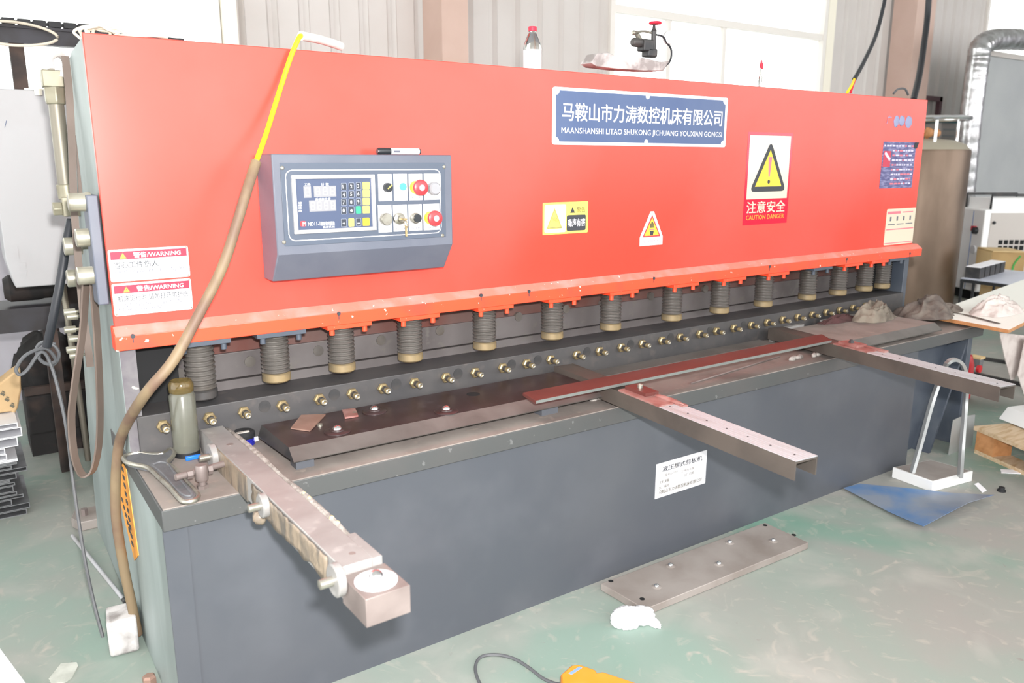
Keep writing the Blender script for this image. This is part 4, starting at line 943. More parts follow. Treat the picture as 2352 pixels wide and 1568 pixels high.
# grey electrical cabinet on the far left, with the steel stand below it
Y = 1.3
c0 = at(30, 660, y=Y); c1 = at(5, 205, y=Y)
cabx0, cabx1, cz0, cz1 = -.135, .16, .845, 1.538
cab = thing('electrical_cabinet', 'light grey electrical cabinet with rounded lower corner behind the shear', 'cabinet', ((cabx0 + cabx1) / 2, Y + .12, cz0))
part(cab, 'cabinet_body', G().prism([(cabx0 - .02, cz1), (cabx0 - .02, cz0 + .1), (cabx0, cz0), (cabx1, cz0), (cabx1, cz1)], 'y', Y, Y + .22), 'cabinet_grey', bevel=.004)
p = at(88, 215, y=Y); part(cab, 'cabinet_latch', G().box(p.x - .012, p.x + .012, Y - .006, Y + .01, cz1 - .018, cz1 + .004).box(p.x - .04, p.x + .05, Y + .01, Y + .02, cz1, cz1 + .006), 'zinc')
part(cab, 'cabinet_vent', G().box(cabx0 + .005, cabx0 + .022, Y - .0015, Y, cz0 + .105, cz0 + .15).box(cabx0 + .015, cabx0 + .04, Y - .0015, Y, cz0 + .07, cz0 + .09).box(cabx0 + .018, cabx0 + .04, Y - .0015, Y, cz0 + .045, cz0 + .06), 'cabinet_grey')
a = at(19, 285, y=Y); b = at(10, 300, y=Y); part(cab, 'pen_mark', G().tube([a + V((-.004, -.0005, .012)), a + V((-.012, -.0005, -.012))], .0008, 5), 'blue_enamel')
# dark bench under and behind the cabinet
dy = 1.62
def dk(px, py, y=dy): return at(px, py, y=y)
a = dk(-60, 715); b = dk(160, 690)
bench = thing('steel_bench', 'dark steel bench frame with machinery below the grey cabinet', 'bench', ((a.x + b.x) / 2, dy + .1, 0))
part(bench, 'bench_beam', G().box(-1.1, .16, dy, dy + .26, .625, .72), 'rail_dark')
part(bench, 'bench_motor', G().lathe((-.16, dy + .1, .79), (1, 0, 0), [(.04, 0), (.055, .02), (.055, .12), (.05, .14), (.05, .25)], 18).box(.02, .15, dy, dy + .16, .72, .86), 'scrap_dark')
for x in (-.02, -.9): part(bench, 'leg', G().box(x - .025, x + .025, dy + .02, dy + .07, 0, .625), 'rust_dark')
part(bench, 'bench_pipe', G().cyl((.055, dy - .03, .05), (.04, dy - .03, .82), .012, n=12), 'pipe_khaki')
# low dark skid and scrap on the floor behind
sk = thing('machine_skid', 'low dark rusty machine skid standing on the floor behind the shear', 'skid', (.0, 2.0, 0))
part(sk, 'skid_beam', G().box(-.13, .30, 1.92, 2.2, .10, .28), 'scrap_dark', bevel=.01)
part(sk, 'skid_rail', G().box(-.13, .30, 1.91, 1.94, .285, .32), 'rust_dark'); part(sk, 'skid_foot', G().box(-.13, .28, 1.93, 2.18, 0, .10), 'scrap_dark')
part(sk, 'skid_machine', G().blob((-.02, 2.06, .38), (.11, .1, .13), .35, 3, 6, n=28, floor_z=.28).blob((.17, 2.06, .40), (.10, .1, .16), .35, 3, 9, n=28, floor_z=.28), 'scrap_dark')
# stacked metal profiles at the far left
rs = random.Random(11)
zz = 0.0
k = 0
specs = []
while zz < .345:
    h = rs.choice((.010, .013, .016, .022)) if zz < .25 else rs.choice((.018, .026, .034))
    specs.append((zz, min(h, .358 - zz))); zz += h + .0012
for i, (z0, h) in enumerate(specs):
    xr = -.205 + rs.uniform(-.04, .03); top = z0 > .21
    if i == len(specs) - 1: xr = -.19
    wdt = rs.uniform(.20, .26); x0 = xr - wdt
    t = .003 if h > .012 else .0045
    g = G().box(x0, xr, 1.25, 1.58, z0, z0 + t).box(x0, xr, 1.25, 1.58, z0 + h - t, z0 + h).box(xr - t, xr, 1.25, 1.58, z0 + t, z0 + h - t).box(x0, x0 + t, 1.25, 1.58, z0 + t, z0 + h - t)
    nth = ['bottom', 'second', 'third', 'fourth', 'fifth', 'sixth', 'seventh', 'eighth', 'ninth', 'tenth', 'eleventh', 'twelfth', 'thirteenth', 'fourteenth', 'fifteenth', 'sixteenth', 'seventeenth', 'eighteenth', 'nineteenth', 'twentieth', 'twenty-first', 'twenty-second', 'twenty-third', 'twenty-fourth', 'twenty-fifth', 'twenty-sixth'][i]
    lab = ('white aluminium profile, topmost of the stack at the left edge' if i == len(specs) - 1 else ('bright aluminium' if top else 'grey aluminium') + ' profile, ' + nth + ' from the floor in the left stack')
    solo('metal_profile', lab, 'profile', g, 'alu_white' if top else 'alu_grey', group='metal profiles stacked at the left')
p = at(0, 900, y=1.45)
sack = thing('paper_sack', 'tan paper sack with black print standing on the stack of profiles', 'sack', (-.31, 1.42, .36))
sk_o = [at(u, v, y=1.40) for u, v in ((-60, 880), (0, 880), (28, 858), (47, 846), (49, 895), (42, 935), (32, 955))]
sk_o = [Vector((q.x, 1.40, q.z)) for q in sk_o]; zs_ = .3625
sk_o += [Vector((sk_o[-1].x - .005, 1.40, zs_)), Vector((sk_o[0].x, 1.40, zs_))]
part(sack, 'sack_bag', G().slab(sk_o, (0, .10, 0)), 'sack_paper', bevel=.012)
for u, v in ((6, 905), (16, 918), (28, 932)):
    q = at(u, v, y=1.398); part(sack, 'sack_print', G().obox(q, (.0055, 0, -.005), (0, .0006, 0), (.003, 0, .0034)).obox(q + V((.003, 0, .009)), (.004, 0, -.0035), (0, .0006, 0), (.0014, 0, .0016)), 'brown_print')

# steel rail with a cable carrier at the top left, on a post
ry = 2.25
a = at(-30, 105, y=ry); b = at(192, 105, y=ry); top = at(100, 62, y=ry).z; bot = at(100, 103, y=ry).z
ra = thing('overhead_rail', 'dark steel rail on a brown post carrying a black cable chain', 'rail', (at(45, 205, y=ry).x, ry, 0))
part(ra, 'rail_beam', G().box(-1.2, .75, ry, ry + .06, bot, bot + .035).box(-1.2, .75, ry + .01, ry + .02, bot + .035, top - .01).box(-1.2, .75, ry, ry + .05, top - .012, top), 'rail_dark')
g = G()
for i in range(26): x = -1.15 + i * .06; g.box(x, x + .05, ry + .0, ry + .05, top + .003, top + .028).box(x + .05, x + .06, ry + .015, ry + .035, top + .008, top + .022)
part(ra, 'cable_chain', g, 'black_rubber')
px_ = at(45, 160, y=ry).x; part(ra, 'rail_post', G().box(px_ - .028, px_ + .028, ry + .005, ry + .055, 0, bot), 'rust_dark')
c = at(40, 78, y=ry - .05)
solo('cable_loop', 'white and black cable loop hanging over the overhead rail', 'cable', G().tube([c + V((.155 * math.cos(t), .03 * math.sin(2 * t), .048 * math.sin(t))) for t in [2 * math.pi * i / 20 for i in range(20)]] , .0062, 8, k=3, closed=True), 'cable_cream')
g = G(); rr = random.Random(5); pts = []
c = at(212, 80, y=.5)
for i in range(60):
    t = i * .55; pts.append(c + V((.045 * math.cos(t) * (1 + .15 * math.sin(i * 1.7)) + .0008 * i, .02 * math.sin(t * .7), .022 * math.sin(t) * (1 + .2 * math.sin(i * 2.3)))))
solo('rope_coil', 'loose coil of cream cord on the left end of the shear top', 'cord', G().tube(pts, .004, 7, k=4), 'cable_cream')
g = G().tube([at(250, 88, y=.2), at(300, 82, y=.2), at(350, 80, y=.2), at(385, 84, y=.2)], .006, 8)
solo('loose_cord', 'pale cord lying along the left of the shear top', 'cord', g, 'cable_cream')

# things on top of the shear
zt = ZT
p = at(1231, 140, y=.10); s = .00145
bt = thing('water_bottle', 'clear plastic bottle with a red cap standing on the shear', 'bottle', (p.x, .12, zt))
def pz(py, y=.12): return at(1231, py, y=y).z
part(bt, 'bottle_body', G().lathe((p.x, .12, zt), (0, 0, 1), [(.024, .001), (.029, .004), (.029, pz(112) - zt), (.026, pz(100) - zt), (.016, pz(82) - zt), (.011, pz(75) - zt), (.011, pz(70) - zt)], 28), 'glass_clear')
part(bt, 'bottle_cap', G().lathe((p.x, .12, pz(73)), (0, 0, 1), [(.0135, 0), (.0135, pz(63) - pz(73)), (.011, pz(62) - pz(73))], 20), 'red_print', label='red cap')
part(bt, 'bottle_label', G().lathe((p.x, .12, zt + .002), (0, 0, 1), [(.0296, .0), (.0296, pz(118) - zt)], 28, caps=False), 'plate_white')
# rusty channel with a pressure regulator
y = .12
def rg(px, py): return at(px, py, y=y)
ch = [rg(1358, 144), rg(1372, 122), rg(1400, 121), rg(1412, 128), rg(1475, 132), rg(1520, 142), rg(1538, 140), rg(1524, 162), rg(1480, 162), rg(1420, 158), rg(1370, 152)]
solo('rusty_channel', 'rusty white channel piece lying on top of the shear', 'offcut', G().slab(ch, (0, .06, 0)), 'crumb_white' if False else 'tape_wrap', bevel=.002)
rgo = thing('gas_regulator', 'black gas regulator with a round gauge and red handwheel on the shear', 'regulator', (rg(1495, 160).x, y + .03, zt))
y = .15
b0 = rg(1500, 133); b1 = rg(1500, 66)
part(rgo, 'valve_stem', G().cyl(b0, rg(1502, 72), .0095, n=16).lathe(rg(1502, 72), (0, 0, 1), [(.012, 0), (.006, .01), (.004, .03)], 14), 'dark_steel')
part(rgo, 'handwheel', G().lathe(rg(1505, 54), (0, 0, 1), [(.008, -.004), (.022, -.002), (.024, .002), (.02, .006), (.006, .006)], 20), 'red_print', label='red handwheel')
part(rgo, 'regulator_body', G().obox((rg(1483, 105)), (.024, 0, 0), (0, .02, 0), (0, 0, .020)).lathe(rg(1466, 98), (-1, 0, 0), [(.014, -.02), (.016, 0), (.016, .02), (.012, .03)], 18).obox(rg(1492, 122), (.022, 0, 0), (0, .02, 0), (0, 0, .014)), 'dark_steel', bevel=.004)
part(rgo, 'regulator_neck', G().tube([rg(1460, 74), rg(1480, 72), rg(1497, 76)], .004, 8).tube([rg(1463, 78), rg(1468, 88), rg(1474, 98)], .009, 10).lathe(rg(1452, 75), (1, 0, 0), [(.006, 0), (.009, .008), (.006, .016)], 12), 'bolt_steel')
gp = rg(1538, 86); part(rgo, 'gauge', G().lathe(gp + V((.004, .012, 0)), (-.35, -1, 0), [(.022, 0), (.0235, .003), (.0235, .02), (.021, .023)], 28), 'knob_white', label='round pressure gauge')
part(rgo, 'gauge_hose', G().tube([rg(1508, 80), rg(1522, 84), rg(1532, 98), rg(1542, 115), rg(1540, 138), rg(1528, 152)], .0035, 8), 'cable_black')
y = .12
p = rg(1746, 188)
pp = thing('glue_tube', 'thin clear tube with a red tip standing on the shear', 'tube', (p.x, y, zt))
part(pp, 'tube_body', G().lathe((p.x, y, zt), (0, 0, 1), [(.006, 0), (.007, .02), (.008, .05), (.004, .06), (.0035, .09)], 14), 'glass_clear'); q = rg(1748, 122); part(pp, 'tube_tip', G().lathe((p.x, y, zt + .088), (0, 0, 1), [(.005, 0), (.006, .012), (.002, .03)], 12).obox((p.x + .006, y, zt + .094), (.004, 0, 0), (0, .002, 0), (0, 0, .012)), 'red_print')
# black cables rising from the right end
cbl = [at(2038, -40, y=.6), at(2030, 10, y=.55), at(2012, 80, y=.45), at(1985, 140, y=.3), at(1962, 182, y=.2)]
bc = thing('power_cable', 'black power cable rising from the right end of the shear top', 'cable', (cbl[-1].x, .2, zt))
part(bc, 'cable_sheath', G().tube(cbl, .010, 10), 'cable_black'); part(bc, 'yellow_core', G().tube([cbl[-1], at(1955, 198, y=.16), at(1946, 212, y=.14)], .006, 8), 'hose_yellow', label='yellow core'); part(bc, 'red_core', G().tube([cbl[-1] + V((.006, 0, 0)), at(1958, 200, y=.16), at(1954, 212, y=.14)], .005, 8), 'red_print', label='red core')
cb2 = [at(2136, -40, y=2.2), at(2130, 40, y=2.2), at(2124, 90, y=2.1), at(2112, 170, y=1.9), at(2098, 230, y=1.75)]
solo('hanging_cable', 'black cable hanging in front of the right brown column', 'cable', G().tube(cb2, .026, 10), 'cable_black')
g = G().tube([at(2052, 215, y=.18), at(2062, 205, y=.18), at(2078, 204, y=.18), at(2086, 218, y=.18)], .005, 8)
solo('wire_loop', 'small loop of blue grey wire at the right end of the shear top', 'wire', g, 'cable_grey')
p = at(2050, 218, y=.2); solo('steel_plate', 'thin grey plate lying on the right end of the shear top', 'plate', G().box(3.0, 3.42, .1, .22, zt + .0005, zt + .010), 'sheet_steel')

# ------------------------------------------------------------------ right end: board and rags
zb = .598
bd = [at(2132, 725, z=zb), at(2317, 756, z=zb), at(2352, 738, z=zb)]
e = (bd[2] - bd[1]).normalized()
B0, B1 = at(2128, 722, z=zb), at(2317, 757, z=zb); ux = Vector((.985, .17, 0)).normalized()
bq = [B0, B1, B1 + ux * 1.9, B0 + ux * 2.05]; bq = [Vector((q.x, q.y, zb - .016)) for q in bq]
board = solo('wooden_board', 'white faced chipboard laid on the right end of the shear table', 'board', G().slab(bq, (0, 0, .016)), ['board_edge'])
part(board, 'board_facing', G().slab([q + Vector((0, 0, .0160)) for q in bq], (0, 0, .0008)), 'board_white', label='white laminate facing')
tr = thing('trestle', 'thin metal trestle holding up the far end of the white board', 'trestle', (bq[2].x - .1, bq[2].y + .2, 0))
cx, cy = (bq[2].x + bq[3].x) / 2 - .04, (bq[2].y + bq[3].y) / 2
part(tr, 'trestle_bar', G().box(cx - .02, cx + .02, cy - .18, cy + .18, zb - .056, zb - .0165), 'dark_steel')
for s in (-.15, .15): part(tr, 'leg', G().box(cx - .015, cx + .015, cy + s - .015, cy + s + .015, 0, zb - .056), 'dark_steel')
def rag(name, label, px, py, z, r, m, seed, amp=.32, freq=2.1, extra=None):
    p = at(px, py, z=z)
    if m == 'rag_tan': p.y = -.135; p.x = 2.99
    g = G().cloth((p.x, p.y, z + .0006), (r[0], r[1], r[2] * 1.25), seed)
    if extra: extra(g, p)
    return solo(name, label, 'rag', g, m)
zr = zb + .0008
def ex1(g, p):
    g.cloth((p.x + .15, p.y + .02, zr + .0006), (.13, .08, .036), 21)
rag('dirty_rag', 'large dark brown rag heaped on the white board edge', 2128, 722, zr, (.16, .12, .066), 'rag_brown', 2, extra=ex1)
rag('dirty_rag', 'tan grey rag bunched on the right tray before the blade block', 2000, 716, TZ + .001, (.13, .07, .062), 'rag_tan', 5)
rag('dirty_rag', 'pale whitish rag lying on the far side of the white board', 2292, 717, zr, (.19, .09, .055), 'rag_white', 9, .32)
rag('dirty_rag', 'small dark maroon rag lying against the right adjusting screws', 1925, 738, TZ + .001, (.13, .03, .020), 'rag_maroon', 14)
q = [at(2180, 716, z=zr + .004), at(2215, 722, z=zr + .004), at(2250, 731, z=zr + .004), at(2292, 742, z=zr + .004)]
solo('dark_strap', 'thin dark strap end trailing across the white board', 'strap', G().ribbon(q, (.0, .012, 0), .004), 'rag_brown')
# sheets hanging below the board
hs = thing('bent_sheet', 'pale bent sheet metal piece standing below the white board', 'sheet metal', (at(2320, 960, z=.0).x, at(2320, 960, z=0).y, 0))
y0 = B1.y + .25
def hq(px, py, y): return at(px, py, y=y)
part(hs, 'sheet_panel', G().slab([hq(2296, 764, y0), hq(2352, 770, y0), hq(2362, 800, y0), hq(2330, 870, y0), hq(2322, 873, y0), hq(2308, 820, y0)], (.0, .004, 0)).slab([hq(2356, 775, y0 - .03), hq(2400, 775, y0 - .03), hq(2400, 950, y0 - .03), hq(2352, 905, y0 - .03), hq(2338, 862, y0 - .03)], (0, .004, 0)), 'rag_white')

# metal stand with a bent rod frame
st = thing('rod_stand', 'bent rod stand on a galvanised base box at the right leg of the shear', 'stand', (2.92, -.5, 0))
c = [at(2048, 1096, z=0), at(2140, 1130, z=0), at(2232, 1105, z=0), at(2135, 1078, z=0)]
hb = .045
part(st, 'stand_base', G().slab([Vector((q.x, q.y, 0)) for q in c], (0, 0, hb)), 'sheet_white', label='white edged base box', bevel=.002)
part(st, 'base_top', G().slab([Vector((q.x, q.y, hb)) * 1.0 + (Vector((2.92, -.5, hb)) - Vector((q.x, q.y, hb))) * .06 for q in c], (0, 0, .0012)), 'checker_plate')
la = at(2095, 1085, z=hb); lb = at(2205, 1095, z=hb)
ym = (la.y + lb.y) / 2
lp = [la, at(2118, 1005, y=la.y + .004), at(2140, 925, y=la.y), at(2160, 868, y=la.y - .0), at(2176, 834, y=ym), at(2196, 826, y=ym), at(2212, 840, y=ym), at(2219, 872, y=ym), at(2217, 930, y=ym), at(2210, 1020, y=lb.y), lb]
part(st, 'stand_rod', G().ribbon(lp, (.008, .010, 0), .012, k=5), 'sheet_steel', label='grey bent rod')
p0 = at(2172, 1065, z=0); p1 = at(2228, 1055, z=0)
sp = thing('sheet_offcut', 'notched galvanised sheet offcut standing behind the rod stand', 'sheet metal', (p1.x, p1.y, 0))
yy = p0.y + .05; P = lambda u, v: at(u, v, y=yy)
part(sp, 'sheet_panel', G().slab([P(2176, 1072), P(2230, 1058), P(2240, 952), P(2204, 958), P(2190, 965), P(2186, 990)], (.0, .003, 0)), 'sheet_steel')
part(sp, 'sheet_fold', G().slab([P(2230, 1058), P(2176, 1072), P(2176, 1072) + V((.0, -.05, 0)), P(2230, 1058) + V((.0, -.05, 0))], (0, 0, .003)), 'sheet_steel')
p = at(2190, 975, y=.05)
fx = thing('gas_bottle', 'red gas bottle half hidden behind the right leg of the shear', 'gas bottle', (p.x, p.y, 0))
part(fx, 'bottle_body', G().lathe((p.x, p.y, 0), (0, 0, 1), [(.055, .0), (.065, .01), (.065, .20), (.05, .25), (.02, .27)], 28), 'gas_red'); part(fx, 'bottle_valve', G().cyl((p.x, p.y, .265), (p.x, p.y, .30), .014, n=14), 'brass')

# floor things in front
c = [at(u, v, z=.004) for u, v in ((1937, 1123), (1975, 1113), (2130, 1128), (2282, 1150), (2120, 1219))]
rows = []
for i in range(13):
    t = i / 12; A = c[0].lerp(c[4], t); Bq = (c[1].lerp(c[2], t * 2) if t < .5 else c[2].lerp(c[3], t * 2 - 1))
    rows.append([A.lerp(Bq, j / 10) + V((0, 0, .005 + .055 * max(0, t - .55) ** 1.5 * 2 * (1 - abs(j / 10 - .6)))) for j in range(11)])
solo('blue_sheet', 'blue film covered metal sheet with a curled corner on the floor', 'sheet metal', G().sheet(rows, .0015), 'blue_film')
c = [at(u, v, z=.024) for u, v in ((1380, 1340), (1482, 1399), (1857, 1246), (1757, 1200))]
tread = thing('tread_plate', 'brown steel plate with ball studs lying on the floor before the shear', 'steel plate', ((c[0].x + c[2].x) / 2, (c[0].y + c[2].y) / 2, 0))
part(tread, 'plate', G().slab([Vector((q.x, q.y, .0015)) for q in c], (0, 0, .0235)), 'checker_plate', bevel=.002)
for u, v in ((1540, 1299), (1651, 1295), (1676, 1246), (1776, 1242), (1508, 1347)):
    p = at(u, v, z=.025); sd = part(tread, 'ball_stud', G().lathe((p.x, p.y, .0245), (0, 0, 1), [(.017, 0), (.013, .002), (.008, .003)], 22), 'checker_plate'); part(sd, 'ball', G().sphere((p.x, p.y, .027), .0085, n=16), 'chrome')
for u, v in ((1403, 1334), (1475, 1375), (1757, 1198 + 8), (1823, 1228)):
    p = at(u, v, z=.025); part(tread, 'plate_hole', G().cyl((p.x, p.y, .024), (p.x, p.y, .0256), .008, n=14), 'black_void')
p = at(1462, 1432, z=.0)
g = G().blob((p.x - .02, p.y + .02, .014), (.042, .034, .026), .32, 3.2, 4, n=44, floor_z=.001).blob((p.x + .022, p.y + .005, .012), (.035, .028, .024), .35, 3.2, 7, n=40, floor_z=.001).blob((p.x + .035, p.y - .022, .008), (.013, .034, .012), .25, 3, 11, n=30, floor_z=.001)
solo('crumpled_tissue', 'crumpled white tissue on the floor by the brown steel plate', 'tissue', g, 'paper_white')
# orange foot pedal with its cable
p = at(1330, 1545, z=.05)
pd = thing('foot_pedal', 'orange foot pedal with a looped grey cable at the bottom edge', 'pedal', (p.x, p.y - .06, 0))
def pq(px, py, z): return at(px, py, z=z)
hz = .07
tq = [pq(1288, 1548, hz), pq(1312, 1527, hz), pq(1330, 1524, hz), pq(1368, 1537, hz), pq(1372, 1544, hz), pq(1384, 1541, hz), pq(1470, 1570, hz), pq(1440, 1620, hz), pq(1300, 1640, hz)]
tq = [Vector((q.x, q.y, 0.002)) for q in tq]
part(pd, 'pedal_housing', G().slab(tq, (0, 0, hz - .002)), 'orange_plastic', bevel=.004)
u0 = [pq(1306, 1546, hz), pq(1330, 1531, hz), pq(1337, 1533, hz), pq(1313, 1549, hz)]; part(pd, 'pedal_sticker', G().slab([Vector((q.x, q.y, hz)) for q in u0], (0, 0, .001)), 'label_blue', label='pale blue sticker')
lpp = [pq(1300, 1572, .03), pq(1272, 1568, .01), pq(1245, 1556, .005), pq(1215, 1533, .005), pq(1180, 1512, .005), pq(1140, 1503, .005), pq(1105, 1508, .005), pq(1092, 1530, .005), pq(1098, 1560, .005), pq(1120, 1600, .005)]
part(pd, 'pedal_cable', G().tube(lpp, .0042, 8), 'cable_grey', label='grey looped cable')
# steel rod on the floor at the left
a = at(166, 1230, z=.007); b = at(289, 1382, z=.007)
rod = thing('steel_rod', 'bright steel rod lying on the floor left of the shear', 'rod', ((a.x + b.x) / 2, (a.y + b.y) / 2, 0))
dd = (b - a); part(rod, 'rod_bar', G().cyl(a, b, .0062, n=14), 'chrome' if False else 'alu')
part(rod, 'rod_end', G().cyl(b - dd.normalized() * .02, b, .0072, n=14), 'dark_steel')
g = G(); c = [at(u, v, z=.002) for u, v in ((112, 1560), (140, 1525), (176, 1522), (180, 1530), (165, 1556), (150, 1566), (118, 1572))]
solo('torn_paper', 'torn grey scrap of cardboard on the floor at the lower left', 'paper', G().slab([Vector((q.x, q.y, .0005)) for q in c], (0, 0, .004)), 'paper_scrap')
c = [at(-6, 1482, z=.11), at(62, 1574, z=.11), at(40, 1620, z=.11), at(-60, 1600, z=.11), at(-80, 1500, z=.11)]
cn = thing('foam_board', 'white panel corner at the lower left edge of the photo', 'panel', (c[1].x, c[1].y, 0))
part(cn, 'panel_top', G().slab([Vector((q.x, q.y, .10)) for q in c], (0, 0, .012)), 'white_enamel'); part(cn, 'panel_block', G().slab([Vector((q.x, q.y, 0)) + (Vector((c[3].x, c[3].y, 0)) - Vector((q.x, q.y, 0))) * .35 for q in c], (0, 0, .10)), 'pallet_wood')
for i, (poly, lab) in enumerate((([(2238, 1112), (2247, 1109), (2266, 1126), (2256, 1131)], 'small white paper strip on the floor beside the rod stand'), ([(2298, 1078), (2342, 1080), (2346, 1088), (2300, 1086)], 'white scrap strip on the floor under the pallet edge'))):
    c = [at(u, v, z=.001) for u, v in poly]; solo('paper_strip', lab, 'paper', G().slab([Vector((q.x, q.y, .0004)) for q in c], (0, 0, .003)), 'paper_white')
p = at(2300, 1128, z=0); solo('rubber_cap', 'small black rubber cap on the floor right of the blue sheet', 'cap', G().lathe((p.x, p.y, .0003), (0, 0, 1), [(.016, 0), (.016, .006), (.011, .010), (.011, .018), (.006, .019)], 16), 'black_rubber')

# pallet with sheet metal at the right edge
pt = .13
c0_ = at(2237, 942, z=pt); c1_ = at(2352, 985, z=pt)
o_ = at(2237, 978, z=pt); dv = (at(2352, 1025, z=pt) - o_).normalized(); nv = Vector((-dv.y, dv.x, 0)); nv = nv if nv.x > 0 else -nv
pal = thing('wooden_pallet', 'light wooden pallet at the right edge carrying white sheet metal', 'pallet', (o_.x + .3, o_.y - .3, 0))
def pbx(s0, s1, t0, t1, z0, z1): 
    q = [o_ + dv * s0 + nv * t0, o_ + dv * s1 + nv * t0, o_ + dv * s1 + nv * t1, o_ + dv * s0 + nv * t1]; return G().slab([Vector((v.x, v.y, z0)) for v in q], (0, 0, z1 - z0))
for k in range(4): part(pal, 'deck_board', pbx(0, .9, k * .2, k * .2 + .19, pt - .018, pt), 'pallet_wood')
for s in (0, .42, .8): 
    for t in (.02, .62): part(pal, 'pallet_block', pbx(s, s + .1, t, t + .1, .018, pt - .018), 'board_edge')
for t in (.02, .62): part(pal, 'bottom_board', pbx(0, .9, t, t + .1, 0, .018), 'pallet_wood')
shs = thing('sheet_stack', 'bent white sheet metal panels lying on the wooden pallet', 'sheet metal', (o_.x + .4, o_.y - .3, pt))
def qq(s, t, z): v = o_ + dv * s + nv * t; return Vector((v.x, v.y, z))
part(shs, 'sheet_panel', G().sheet([[qq(-.05, .18 + .04 * j, pt + .006 + .05 * (1 if j > 0 else 0) + .002 * j) for j in range(8)], [qq(.95, .16 + .04 * j, pt + .006 + .05 * (1 if j > 0 else 0) + .002 * j) for j in range(8)]], .003), 'sheet_white')
part(shs, 'sheet_edge', G().slab([qq(-.05, .30, pt + .075), qq(.95, .30, pt + .075), qq(.95, .55, pt + .08), qq(-.05, .55, pt + .08)], (0, 0, .003)).slab([qq(-.05, .40, pt + .002), qq(.95, .40, pt + .002), qq(.95, .42, pt + .002), qq(-.05, .42, pt + .002)], (0, 0, .07)), 'sheet_steel')
# steel bars and small roller on the floor behind
for i, (pa, pb_, lab) in enumerate((((2226, 817), (2400, 845), 'thin dark steel bar lying on the green floor, farther of two'), ((2226, 855), (2400, 893), 'thin dark steel bar lying on the green floor, nearer of two'))):
    a = at(*pa, z=.012); b = at(*pb_, z=.012); dd = (b - a).normalized(); nn = Vector((-dd.y, dd.x, 0)) * .012
    solo('steel_bar', lab, 'bar', G().slab([Vector((q.x, q.y, .0005)) for q in (a - nn, a + nn, b + nn, b - nn)], (0, 0, .02)), 'dark_steel')
p = at(2240, 852, z=0)
cs = thing('transport_roller', 'small dark roller block with red wheels on the floor bars', 'roller', (p.x, p.y, 0))
part(cs, 'roller_body', G().box(p.x - .022, p.x + .022, p.y - .03, p.y + .03, .03, .085), 'alu_grey'); part(cs, 'roller_cap', G().box(p.x - .032, p.x + .032, p.y - .036, p.y + .036, .085, .098), 'carton_light')
for q_ in (-.03, .03):
    part(cs, 'wheel', G().cyl((p.x - .02, p.y + q_ - .009, .024), (p.x - .02, p.y + q_ + .009, .024), .0235, n=20), 'gas_red')

# ------------------------------------------------------------------ far right background
ty = 1.9
tx0, tx1 = at(2040, 560, y=ty).x, at(2163, 480, y=ty).x
a = at(2040, 560, y=ty); 
tcx, tcy, tr_ = 6.95, 1.95, .27
def fitx(px, y): return at(px, 500, y=y).x
tcx = (at(2048, 500, y=tcy).x + at(2164, 500, y=tcy).x) / 2
tr_ = (at(2164, 500, y=tcy) - at(2048, 500, y=tcy)).length / 2 * .86
tz = at(2165, 345, y=tcy).z
tk = thing('gas_tank', 'tall brushed steel liquid gas tank behind the right end of the shear', 'tank', (tcx, tcy, 0))
part(tk, 'tank_shell', G().lathe((tcx, tcy, 0), (0, 0, 1), [(tr_ * .95, 0), (tr_, .02), (tr_, tz - .02), (tr_ * .985, tz)], 48), 'tank_steel')
part(tk, 'tank_dome', G().lathe((tcx, tcy, tz - .002), (0, 0, 1), [(tr_ * .97, 0), (tr_ * .86, .05), (tr_ * .6, .085), (tr_ * .2, .10)], 40), 'tank_dome', label='pale domed top')
rz = at(2165, 275, y=tcy).z
part(tk, 'guard_ring', G().torus((tcx, tcy, rz), (0, 0, 1), tr_ * .9, .018, 36, 8).cyl((tcx + tr_ * .80, tcy - .12, tz - .01), (tcx + tr_ * .80, tcy - .12, rz), .013, n=10).cyl((tcx - tr_ * .5, tcy - .18, tz), (tcx - tr_ * .5, tcy - .18, rz), .013, n=10).cyl((tcx, tcy + .22, tz), (tcx, tcy + .22, rz), .013, n=10), 'chrome', label='bright guard ring')
part(tk, 'tank_valves', G().cyl((tcx, tcy, tz + .08), (tcx, tcy, tz + .2), .014, n=10).cyl((tcx - .14, tcy - .02, tz + .16), (tcx + .14, tcy - .02, tz + .16), .022, n=12).sphere((tcx + .12, tcy - .02, tz + .15), .04).sphere((tcx - .05, tcy - .04, tz + .15), .045), 'board_edge')
p = at(2150, 235, y=2.6)
fr = thing('wall_frame', 'maroon square frame mounted on the back wall behind the tank', 'frame', (p.x, WY - .03, p.z))
x0, z0, x1, z1 = at(2092, 220, y=2.9).x, at(2110, 300, y=2.9).z, at(2172, 222, y=2.9).x, at(2172, 222, y=2.9).z
part(fr, 'frame_bar', G().box(x0, x1, 2.93, 2.975, z1 - .05, z1).box(x1 - .05, x1, 2.93, 2.975, z0 - .1, z1).box(x0, x1, 2.93, 2.975, z0 - .15, z0 - .1), 'maroon')
p = at(2185, 345, y=2.75); x0 = at(2162, 290, y=2.75).x; x1 = at(2196, 290, y=2.75).x
sh = thing('tool_cupboard', 'grey louvred cupboard with teal trim against the wall', 'cupboard', ((x0 + x1) / 2, 2.85, 0))
zt1 = at(2190, 283, y=2.75).z
part(sh, 'cupboard_body', G().box(x0, x1, 2.75, 2.96, 0, zt1), 'chiller_grey'); part(sh, 'teal_trim', G().box(x0 - .01, x1 + .01, 2.74, 2.96, zt1, zt1 + .04).box(x0, x1, 2.742, 2.75, at(2190, 428, y=2.75).z, at(2190, 415, y=2.75).z), 'teal_box', label='teal trim')
g = G()
for k in range(7): zz = zt1 - .06 - k * .07; g.box(x0 + .03, x1 - .03, 2.743, 2.75, zz - .02, zz)
